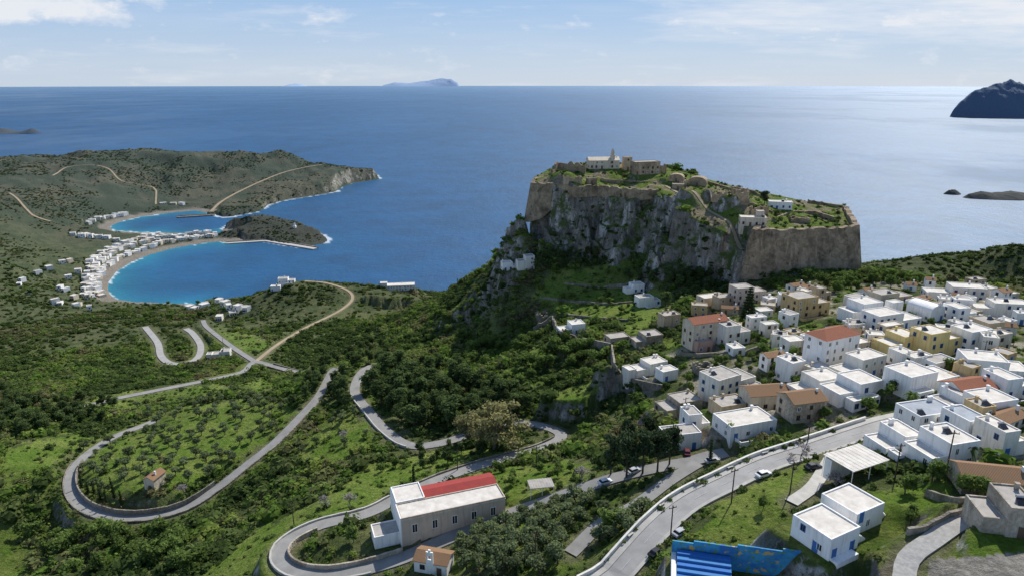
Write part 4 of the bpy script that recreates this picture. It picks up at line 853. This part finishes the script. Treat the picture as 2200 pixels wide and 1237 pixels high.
grove('pine_tree',[(722,780),(760,770),(830,770),(820,790),(790,780),(740,795)],16,6,9,'dark pine behind the bend of the winding road','pines behind the road bend',3)
grove('pine_tree',[(0,840),(250,875),(240,905),(150,925),(0,940)],42,7,11,'dark pine in the belt along the left edge','pines at the left edge',3.5,1.2)
grove('pine_tree',[(620,880),(700,770),(800,740),(880,730),(860,760),(770,770),(715,790),(660,860)],34,5.5,9,'dark pine above the long straight of the looping road','pines above the straight',3)
grove('pine_tree',[(860,975),(1000,965),(1150,985),(1200,975),(1000,1000),(880,1010)],10,4,6.5,'dark pine beside the middle stretch of the winding road','pines by the middle road',4)
grove('pine_tree',[(1330,590),(1500,590),(1560,600),(1500,640),(1420,610),(1340,610)],24,5,8.5,'dark pine at the foot of the castle cliff','pines under the cliff',3)
grove('pine_tree',[(1120,560),(1250,545),(1300,560),(1230,580),(1150,585)],24,6,9.5,'dark pine on the saddle by the white ridge houses','pines on the saddle',3)
grove('round_tree',[(940,730),(1180,690),(1300,770),(1290,830),(1150,850),(960,800)],54,3.5,8,'green tree on the wooded slope left of the town','trees on the slope left of town',4,1.2)
grove('round_tree',[(780,700),(900,670),(1000,660),(1060,700),(960,760),(830,770)],28,3.5,7.5,'bushy tree in the gorge below the ridge','trees in the gorge',5,1.2)
grove('round_tree',[(1190,600),(1340,580),(1430,650),(1420,690),(1280,690),(1170,640)],22,2.6,5,'small tree on the green terraces under the cliff','trees on the terraces under the cliff',5)
grove('round_tree',[(1750,610),(1960,595),(1990,615),(1860,625),(1770,630)],20,4,7,'green tree in the row between bastion and upper town','trees between bastion and town',3)
grove('round_tree',[(1620,590),(1860,586),(1880,600),(1740,612),(1630,615)],16,3,5.5,'small green tree along the foot of the bastion','trees at the bastion foot',3.5)
grove('round_tree',[(700,1010),(1100,970),(1220,985),(1280,1020),(1080,1060),(900,1015)],18,2.6,4.6,'round green tree on the slope behind the red roofed building','trees behind the red roofed building',3)
grove('round_tree',[(60,1120),(220,1140),(400,1160),(450,1237),(100,1237)],26,4.5,8.5,'dark bushy tree in the gully at lower left','gully trees lower left',4,1.25)
grove('round_tree',[(0,560),(90,560),(140,610),(60,650),(0,660)],14,6,9,'green tree behind the seaside village','trees behind the village',5)
grove('round_tree',[(280,655),(560,630),(640,610),(520,660),(400,690),(300,690)],22,5,8,'dark tree on the near shore slope','trees on the near shore slope',5)
grove('round_tree',[(1480,880),(1700,900),(1880,880),(2180,900),(2180,700),(1900,650),(1700,640),(1450,760)],54,2.6,5.4,'small green garden tree between the houses of the hill town','garden trees of the town',3.4)
for k,(u,v,h) in enumerate([(1312,1020,13),(1345,1026,14),(1380,1018,14),(1412,1014,13),(1438,998,12),(1392,972,12),(1350,978,12)]): tp('black_pine',u,v,h,'tall black green pine in the clump where road meets lane','tall pines at the lane junction',.78)
tp('eucalyptus_tree',1062,968,19,'great olive brown eucalyptus standing above the middle road',sx=1.2); tp('eucalyptus_tree',1012,948,13,'smaller olive brown eucalyptus left of the great one',sx=1.1)
for u,v in [(176,1046),(190,1060),(203,1064),(216,1074),(229,1080),(246,1070),(262,1084),(240,1050)]: tp('cypress_tree',u,v,random.uniform(6,9),'slim dark cypress in the row beside the valley hairpin','cypresses by the hairpin')
tp('cypress_tree',890,1050,9,'lone slim cypress behind the red roofed building'); tp('cypress_tree',1525,995,8,'slim cypress on the road bend below the white blocks'); tp('cypress_tree',1400,700,6,'dark cypress left of the narrow beige house')
tp('norfolk_pine_tree',1606,690,17,'tall tiered norfolk pine below the pinkish mansion'); tp('black_pine',1642,440,8.5,'dark round tree beside the white castle chapel')
tp('round_tree',1668,470,6,'low bushy tree on the castle terrace beside the small church'); tp('pine_tree',1430,655,9,'broad dark tree beside the two small white houses',sx=1.3)
for u,v,h,l in [(1565,935,5,'bright green tree between white blocks and low house'),(2003,1035,5.5,'leafy tree below the big white house'),(2085,1075,6,'dark tree in front of the tiled cottage'),(1665,715,6,'green tree beside the tall white house'),(1700,770,5,'green tree left of the white cube house'),(1660,800,4.5,'green tree behind the broad white house'),(1770,905,5,'green tree right of the stone house'),(1640,760,5,'low green tree on the terrace above the broad white house'),(1435,790,5,'bright tree behind the long low white house'),(760,1165,5,'tree in the garden inside the near hairpin'),(1315,1140,7,'dark tree on the bank beside the lane'),(1955,1125,3.4,'small tree right of the double house'),(1945,1060,5,'green tree on the bank below the terrace house'),(1640,1090,3.2,'bush like tree on the green bank'),(1490,880,4,'tree behind the half finished stone house'),(1690,655,5,'round tree left of the sandy block'),(1350,770,5,'tree beside the left edge houses'),(2040,800,5,'green tree between yellow villas and large white house')]: tp('round_tree',u,v,h,l)
for u,v,l in [(752,1085,'leafless pale tree left of the red roofed building'),(700,1090,'leafless tree on the green slope above the near hairpin'),(1795,1052,'leafless tree beside the white pergola'),(1250,1030,'pale leafless tree behind the road canopy'),(1720,985,'leafless tree beside the wide road top'),(740,945,'white blossoming tree on the small clearing'),(395,1060,'leafless tree inside the valley hairpin')]: tp('bare_tree',u,v,5,l)
tp('palm_tree',1952,890,8,'single palm tree near the top of the wide road'); tp('palm_tree',2078,1000,6,'palm tree beside the big white house')
print('trees',TC,time.time()-T0)
# scrub as one mass each
def tpl(n,size,seed,core=.8,flat=.75):
    g=np.random.default_rng(seed); V,F,S=blob(np.zeros(3),np.array([g.uniform(.75,1.3),g.uniform(.75,1.3),1]),n,size,g,core,-.15); V=V*[1,1,flat]; return V,F,S
def scatter(name,label,pts_,rad,cols,tpls,squash):
    Vs=[];Fs=[];Cs=[];c=0; ti=rng.integers(0,len(tpls),len(pts_)); an=rng.uniform(0,6.28,len(pts_))
    for k,(V,F,S) in enumerate(tpls):
        ix=np.where(ti==k)[0]; p=pts_[ix]; r_=rad[ix]; ca_=np.cos(an[ix])[:,None]; sa_=np.sin(an[ix])[:,None]
        X=(V[None,:,0]*ca_-V[None,:,1]*sa_)*r_[:,None]+p[:,0:1]; Y=(V[None,:,0]*sa_+V[None,:,1]*ca_)*r_[:,None]+p[:,1:2]; Zz=V[None,:,2]*(r_*squash[ix])[:,None]+p[:,2:3]+(r_*squash[ix])[:,None]*.3
        Vs.append(np.stack([X,Y,Zz],-1).reshape(-1,3)); n_=len(V)
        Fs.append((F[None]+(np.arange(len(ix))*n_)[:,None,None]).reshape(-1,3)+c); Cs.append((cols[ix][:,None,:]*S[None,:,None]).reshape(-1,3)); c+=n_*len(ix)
    tag(link(name,npmesh(name,np.concatenate(Vs),np.concatenate(Fs),'leaf_stuff',np.concatenate(Cs))),label,'scrub',kind='stuff')
GR=np.gradient(Z,axis=0)/np.gradient(rr)[:,None]; GT=np.gradient(Z,axis=1)/(rr[:,None]*(th[1]-th[0])); SL=np.hypot(GR,GT)
def cand(n,r0,r1):
    r_=np.sqrt(rng.uniform(r0*r0,r1*r1,n)); t_=rng.uniform(R(-41),R(41),n); x=r_*np.sin(t_); y=r_*np.cos(t_); z=zat(x,y); u,v=proj(x,y,z)
    k=(u>-120)&(u<2320)&(v<1330)&(z>1.5); return x[k],y[k],z[k],u[k],v[k],r_[k]
def dens(x,y,z,u,v):
    d=np.ones(len(x)); md=np.zeros(len(x),bool)
    for p,dn in zip(MEAD,MDEN):
        k=inpoly(u,v,p); md|=k; d[k]=dn
    tw=inpoly(u,v,TOWN)&(y<480); d[tw]=.34; cdp=zat(x,y,CD); d[cdp>-1]=.3
    for p in PAVE: d[inpoly(u,v,p)]=.02
    d*=np.where(zat(x,y,CLF)>.5,.7,np.where(zat(x,y,SL)>1.3,.75,1)); d*=(zat(x,y,RD)>np.where(y>340,3.6,1.1)); d*=(zat(x,y,HMASK)>1.3); d*=(zat(x,y,BEACHM)<.3); return d,tw|(cdp>-1),md
PAL=np.array([(.068,.102,.031),(.102,.138,.044),(.148,.168,.064),(.112,.18,.037),(.172,.225,.053),(.155,.148,.07)])
def colors(x,y,w):
    n_=fbm(x,y,28,4,81)+rng.normal(0,.05,len(x)); q_=np.quantile(n_,np.cumsum(w)[:-1]); k=np.searchsorted(q_,n_); od=np.array([0,1,3,2,4,5])
    return PAL[od[k]]*rng.uniform(.86,1.18,len(x))[:,None]
x,y,z,u,v,r_=cand(70000,60,640); d,sm,md=dens(x,y,z,u,v); cl=.6+.8*sst(.38,.58,fbm(x,y,16,3,82)); k=rng.random(len(x))<d*cl*.82; x,y,z,sm,md,r_=x[k],y[k],z[k],sm[k],md[k],r_[k]
cf=zat(x,y,CLF)>.5; rdn=zat(x,y,RD)
rad=np.clip(rng.lognormal(.28,.52,len(x)),.45,4.2)*np.where(sm|md,.52,1)*np.where(r_<160,.62,1)*np.where(cf,.75,1); rad=np.where(rdn<6,np.minimum(rad,1.1),rad)
scatter('scrub','dense green and olive scrub covering the near slopes',np.stack([x,y,z],-1),rad,colors(x,y,[.22,.24,.22,.14,.12,.06]),[tpl(32,.52,s_) for s_ in range(8)],rng.uniform(.6,1.15,len(x)))
n_near=len(x)
x,y,z,u,v,r_=cand(34000,640,1250); d,sm,md=dens(x,y,z,u,v); k=rng.random(len(x))<d*(.3+.9*sst(.4,.6,fbm(x,y,50,3,83))); x,y,z=x[k],y[k],z[k]
rad=rng.uniform(1.2,3.2,len(x)); rad=np.where(zat(x,y,RD)<9,np.minimum(rad,1.4),rad)
scatter('scrub','olive and dark scrub on the hills above the bay',np.stack([x,y,z],-1),rad,colors(x,y,[.38,.30,.12,.12,.02,.06])*.82,[tpl(14,.75,s_+20) for s_ in range(5)],rng.uniform(.6,1,len(x)))
x,y,z,u,v,r_=cand(100000,1250,2650); d,sm,md=dens(x,y,z,u,v); k=rng.random(len(x))<d*sst(.42,.62,fbm(x,y,120,4,84)*.6+fbm(x,y,30,2,85)*.4)*.9; x,y,z=x[k],y[k],z[k]
scatter('scrub','dark scrub dotting the far headland',np.stack([x,y,z],-1),rng.uniform(1.2,2.9,len(x)),colors(x,y,[.5,.32,.05,.07,.01,.05])*.64+.006,[tpl(7,.85,s_+40) for s_ in range(4)],rng.uniform(.5,.8,len(x)))
print('scrub',n_near,len(x),time.time()-T0)
# ------------------------------------------------------------------ cars
def extr(prof,y0,y1,inset=0):
    n_=len(prof); v=[(a,y0,b) for a,b in prof]+[(a,y1,b) for a,b in prof]; return v,[(k,(k+1)%n_,n_+(k+1)%n_,n_+k) for k in range(n_)]+[tuple(range(n_))[::-1],tuple(range(n_,2*n_))]
CB=MB().add(*extr([(-2.05,.32),(2.05,.32),(2.1,.62),(1.95,.82),(1.1,.95),(-1.75,.97),(-2.1,.85)],-.84,.84))
GL=MB().add([(1.05,-.78,.952),(1.05,.78,.952),(.45,.66,1.4),(.45,-.66,1.4),(-1.7,-.78,.972),(-1.7,.78,.972),(-1.25,.66,1.4),(-1.25,-.66,1.4)],[(0,1,2,3),(5,4,7,6),(4,0,3,7),(1,5,6,2),(3,2,6,7)])
RF=MB().add([(.5,-.68,1.402),(.5,.68,1.402),(-1.3,.68,1.402),(-1.3,-.68,1.402),(.3,-.58,1.48),(.3,.58,1.48),(-1.1,.58,1.48),(-1.1,-.58,1.48)],[(4,5,6,7),(0,1,5,4),(1,2,6,5),(2,3,7,6),(3,0,4,7),(3,2,1,0)])
WH=MB().tube((0,-.1,0),(0,.1,0),.31,.31,12).mesh('wheel','tyre'); RI=MB().tube((0,-.115,0),(0,.115,0),.18,.18,10).mesh('rim','metal'); HL=MB().add([(0,-.18,-.08),(0,.18,-.08),(0,.18,.08),(0,-.18,.08),(.05,-.15,-.06),(.05,.15,-.06),(.05,.15,.06),(.05,-.15,.06)],[(4,5,6,7),(0,1,5,4),(1,2,6,5),(2,3,7,6),(3,0,4,7)]).mesh('headlight','lamp')
gl=GL.mesh('window','glass'); CM={}
def car(u,v,ang,colr,label,on=None):
    p=P(u,v); z=p[2]+.02
    if zat(p[0],p[1],RD)<.3: z=float(zat(p[0],p[1]))+.33
    o=empty('parked_car',(p[0],p[1],z),R(ang),label,'car')
    if colr not in CM: CM[colr]=(CB.mesh('body',colr),RF.mesh('roof_panel',colr))
    link('body',CM[colr][0],o); link('window',gl,o); link('roof_panel',CM[colr][1],o)
    for a in(-1.3,1.3):
        for b_ in(-.8,.8): link('rim',RI,link('wheel',WH,o,(a,b_,.31)))
    for b_ in(-.55,.55): link('headlight',HL,o,(2.08,b_,.66))
car(1640,1022,25,'carwhite','white car driving along the wide road'); car(1746,1006,20,'carblack','black car parked beside the green bank above the wide road'); car(1908,790,60,'carred','dark red car parked in the alley by the large white house'); car(1476,974,80,'carred','dark red car parked beside the white block on the road bend'); car(1362,1016,30,'carsilver','silver car under the tall pines'); car(1462,1147,35,'carsilver','silver car at the edge of the wide road near the bottom'); car(1705,592,100,'carblue','dark blue car parked below the bastion'); car(1300,1040,25,'carwhite','white car on the road left of the tall pines'); car(2130,640,10,'carwhite','white car between the topmost houses'); car(1530,992,20,'carsilver','silver car at the junction beside the cypress'); car(1885,800,40,'carwhite','white car in the alley left of the dark red one'); car(1410,1190,40,'carblack','black car parked near the blue painted wall')
# ------------------------------------------------------------------ utility poles, benches
PO=MB().tube((0,0,-.5),(0,0,9),.17,.11,8).mesh('pole','wood'); PA=MB().box(-1,1,-.06,.06,8.3,8.45).mesh('crossarm','wood'); PI_=MB().tube((0,0,8.452),(0,0,8.75),.06,.04,6).mesh('insulator','glass')
def pole(u,v,label,h=9,rz=0):
    p=P(u,v); o=empty('utility_pole',p[:3],rz,label,'utility pole'); o.scale=(1,1,h/9); link('pole',PO,o); a=link('crossarm',PA,o)
    for x_ in(-.85,0.25,.85): link('insulator',PI_,a,(x_,0,0))
for u,v,h,l in [(1571,1080,9,'wooden utility pole on the bank below the wide road'),(1440,1160,9,'wooden utility pole beside the wide road near the bottom'),(1697,1058,8,'wooden utility pole on the green bank'),(1864,775,8,'wooden utility pole in front of the low white wing'),(2032,1015,10,'wooden utility pole in front of the big white house'),(1922,1030,9,'wooden utility pole beside the white pergola'),(565,1100,9,'utility pole with crossarm on the slope below the hairpin'),(983,1010,8,'utility pole beside the middle road'),(1152,1005,8,'utility pole right of the great eucalyptus'),(1150,1215,9,'utility pole in the olives below the red roofed building'),(632,1130,8,'utility pole above the near hairpin'),(2110,780,8,'utility pole beside the white house at the right edge'),(1880,740,7,'thin utility pole behind the yellow villas'),(480,745,8,'utility pole by the valley junction'),(1470,900,8,'utility pole at the half finished stone house'),(1735,950,7,'utility pole at the top bend of wide road')]: pole(u,v,l,h,random.uniform(-.5,.5))
w_,S_=RS['upper']; T=np.gradient(S_[:,:2],axis=0); T/=np.linalg.norm(T,axis=1)[:,None]
bs=MB().box(-.9,.9,-.25,.25,.36,.46).mesh('seat','concrete'); bl=MB().box(-.12,.12,-.22,.22,0,.358).mesh('leg','concrete')
pb=MB().box(-.8,.8,-.4,.4,0,.55).mesh('box','stone')
for k,i in enumerate(range(8,len(S_)-14,5)):
    o_=-w_/2-1.35; px_,py_=S_[i,0]+T[i,1]*o_,S_[i,1]-T[i,0]*o_; ang=math.atan2(T[i,1],T[i,0])
    if k%3==2:
        o=empty('planter',(px_,py_,S_[i,2]+.13),ang,'small stone planter with a green bush on the valley side pavement','planter','planters on the pavement'); link('box',pb,o)
        g=np.random.default_rng(k); V,F,Sh=blob(np.array([0,0,.95]),np.array([.75,.6,.55]),30,.3,g); link('bush',npmesh('bush',V,F,'leaf_green',np.repeat(Sh[:,None],3,1)),o)
    else:
        o=empty('stone_bench',(px_,py_,S_[i,2]+.13),ang,'pale stone bench on the valley side pavement of the wide road','bench','benches on the pavement'); link('seat',bs,o); link('leg',bl,o,(-.6,0,0)); link('leg',bl,o,(.6,0,0))
# ------------------------------------------------------------------ pergola, canopy, painted wall
def canopy(name,u,v,w,d,h,yaw,label,rm_,back=False):
    p=P(u,v); o=empty(name,p[:3],R(yaw),label,'canopy'); mb=MB(); n_=18
    for k in range(n_):
        x0=-w/2+w*k/n_; x1=-w/2+w*(k+1)/n_; mb.box(x0,x1-.03,-.3,d+.3,h-.02*(k%2),h+.08+.04*(k%2))
    mb.build('roof',rm_,o)
    for a in(-w/2+.2,0,w/2-.2):
        for b_ in(0,d): MB().tube((a,b_,-2),(a,b_,h-.03),.09,.09,8).build('post','white',o)
    MB().box(-w/2,w/2,-.08,.08,h-.3,h-.05).build('beam','white',o); MB().box(-w/2,w/2,d-.08,d+.08,h-.3,h-.05).build('beam','white',o)
    if back: MB().box(-w/2,w/2,d-2.2,d-.4,-2,h-.32).build('back_room','white',o)
canopy('pergola',1866,1028,11.5,7.5,3.4,25,'white ribbed pergola roof on posts above the wide road','roofwhite',True); canopy('canopy',1165,1063,7,4,2.6,10,'small grey canopy beside the road right of the red roofed building','roofgrey')
m,n,b=nt('mural'); g=N(n,'ShaderNodeTexCoord').outputs['Object']; f1=ntex(n,.35,3,.5,g); f2=ntex(n,.8,3,.5,g,(1,1,2)); c_=mixn(n,ramp(n,f1,.42,.6),(.03,.16,.42),(.05,.30,.50)); c_=mixn(n,ramp(n,f2,.56,.62),c_,(.10,.24,.10)); f3=ntex(n,.5,2,.5,g,(1,1,1.4)); c_=mixn(n,ramp(n,f3,.58,.63),c_,(.50,.36,.12)); n.links.new(c_,b.inputs['Base Color']); b.inputs['Roughness'].default_value=.7
ps=[s for s in HS if s['name']=='pad'][0]; hw=ps['w']/2
o=empty('open_air_theatre',(ps['x'],ps['y'],ps['z']),ps['yaw'],'blue painted open air seating with a stepped mural wall','seating')
for k in range(8): MB().box(-hw+1,-hw+11,k*1.2,k*1.2+1.195,-4,.35+.42*k).build('seating_step','bluepaint' if k%2 else 'paleseat',o)
for k in range(8): MB().box(-hw+k*hw/4,-hw+(k+1)*hw/4-.02,10.0,10.3,-4,4.7+.26*k+(k%2)*.3).build('mural_panel','mural',o)
MB().box(-hw,-hw+.9,-1,9.98,-4,2.2).build('side_wall','white',o)
# ------------------------------------------------------------------ sky, sun, camera
AZ,EL=R(33),R(45)
w_=bpy.data.worlds.new('World'); bpy.context.scene.world=w_; w_.use_nodes=True; n=w_.node_tree; bg=n.nodes['Background']
sk=N(n,'ShaderNodeTexSky',sky_type='NISHITA'); sk.sun_disc=False; sk.sun_elevation=EL; sk.sun_rotation=AZ; sk.altitude=300; sk.air_density=1.0; sk.dust_density=.5; sk.ozone_density=3
tc=N(n,'ShaderNodeTexCoord'); sp_=N(n,'ShaderNodeSeparateXYZ'); n.links.new(tc.outputs['Generated'],sp_.inputs[0])
def MM(op,a,b=None,c=None):
    o=N(n,'ShaderNodeMath',operation=op)
    for i,q_ in enumerate((a,b,c)):
        if q_ is None: continue
        if hasattr(q_,'links'): n.links.new(q_,o.inputs[i])
        else: o.inputs[i].default_value=q_
    return o.outputs[0]
ya=MM('MAXIMUM',MM('ABSOLUTE',sp_.outputs[1]),.05); az=MM('DIVIDE',sp_.outputs[0],ya); el=MM('DIVIDE',sp_.outputs[2],ya)
cv=N(n,'ShaderNodeCombineXYZ'); n.links.new(az,cv.inputs[0]); n.links.new(el,cv.inputs[1])
def cl(sc,vs,det=7): return ntex(n,sc,det,.62,cv.outputs[0],vs)
def bell(x,c,w): 
    return MM('MAXIMUM',MM('SUBTRACT',1.,MM('ABSOLUTE',MM('DIVIDE',MM('SUBTRACT',x,c),w))),0.)
SS=.15
def lin(c): return tuple(x/SS for x in c)
hazec=mixn(n,ramp(n,sp_.outputs[2],.0,.11),lin((.55,.645,.775)),lin((.335,.51,.78)))
hf=MM('MULTIPLY',ramp(n,sp_.outputs[2],.42,.13),.92)
sky0=mixn(n,hf,sk.outputs[0],hazec)
nA=cl(9,(1,2.2,1)); nB=cl(5,(1,8,1),9)
mA=MM('MULTIPLY',bell(az,-.74,.30),ramp(n,el,.065,.10)); cA=ramp(n,MM('ADD',nA,MM('MULTIPLY',mA,.55)),.58,.80)
mB=MM('MULTIPLY',ramp(n,az,.10,.42),bell(el,.088,.055)); cB=ramp(n,MM('ADD',nB,MM('MULTIPLY',mB,.42)),.54,.98)
mC=bell(el,.075,.07); cC=MM('MULTIPLY',ramp(n,MM('ADD',cl(16,(1,2.6,1)),MM('MULTIPLY',mC,.16)),.72,.84),.5)
low_=MM('MULTIPLY',ramp(n,cl(2.5,(1,12,1)),.48,.78),.2)
cc=MM('MINIMUM',MM('ADD',MM('ADD',MM('MAXIMUM',cA,cB),cC),low_),1.)
sky=mixn(n,MM('MULTIPLY',cc,MM('MULTIPLY',ramp(n,sp_.outputs[2],.4,.2),.88)),sky0,lin((.85,.87,.91)))
n.links.new(sky,bg.inputs[0]); bg.inputs[1].default_value=SS
sv=Vector((math.sin(AZ)*math.cos(EL),math.cos(AZ)*math.cos(EL),math.sin(EL)))
l=bpy.data.lights.new('sun','SUN'); l.energy=5.0; l.angle=R(.5); l.color=(1,.95,.87); lo=bpy.data.objects.new('sun',l); C.objects.link(lo); lo.rotation_euler=sv.to_track_quat('Z','Y').to_euler(); lo.location=(200,200,600)
cam=bpy.data.cameras.new('camera'); cam.sensor_width=36; cam.lens=36*PX/2200; cam.clip_start=1; cam.clip_end=200000; co=bpy.data.objects.new('camera',cam); C.objects.link(co); co.location=(0,0,H); co.rotation_euler=(R(90)-PIT,0,0)
sc_=bpy.context.scene; sc_.camera=co; sc_.view_settings.view_transform='Standard'; sc_.view_settings.look='None'; sc_.view_settings.exposure=0
print('done',time.time()-T0)
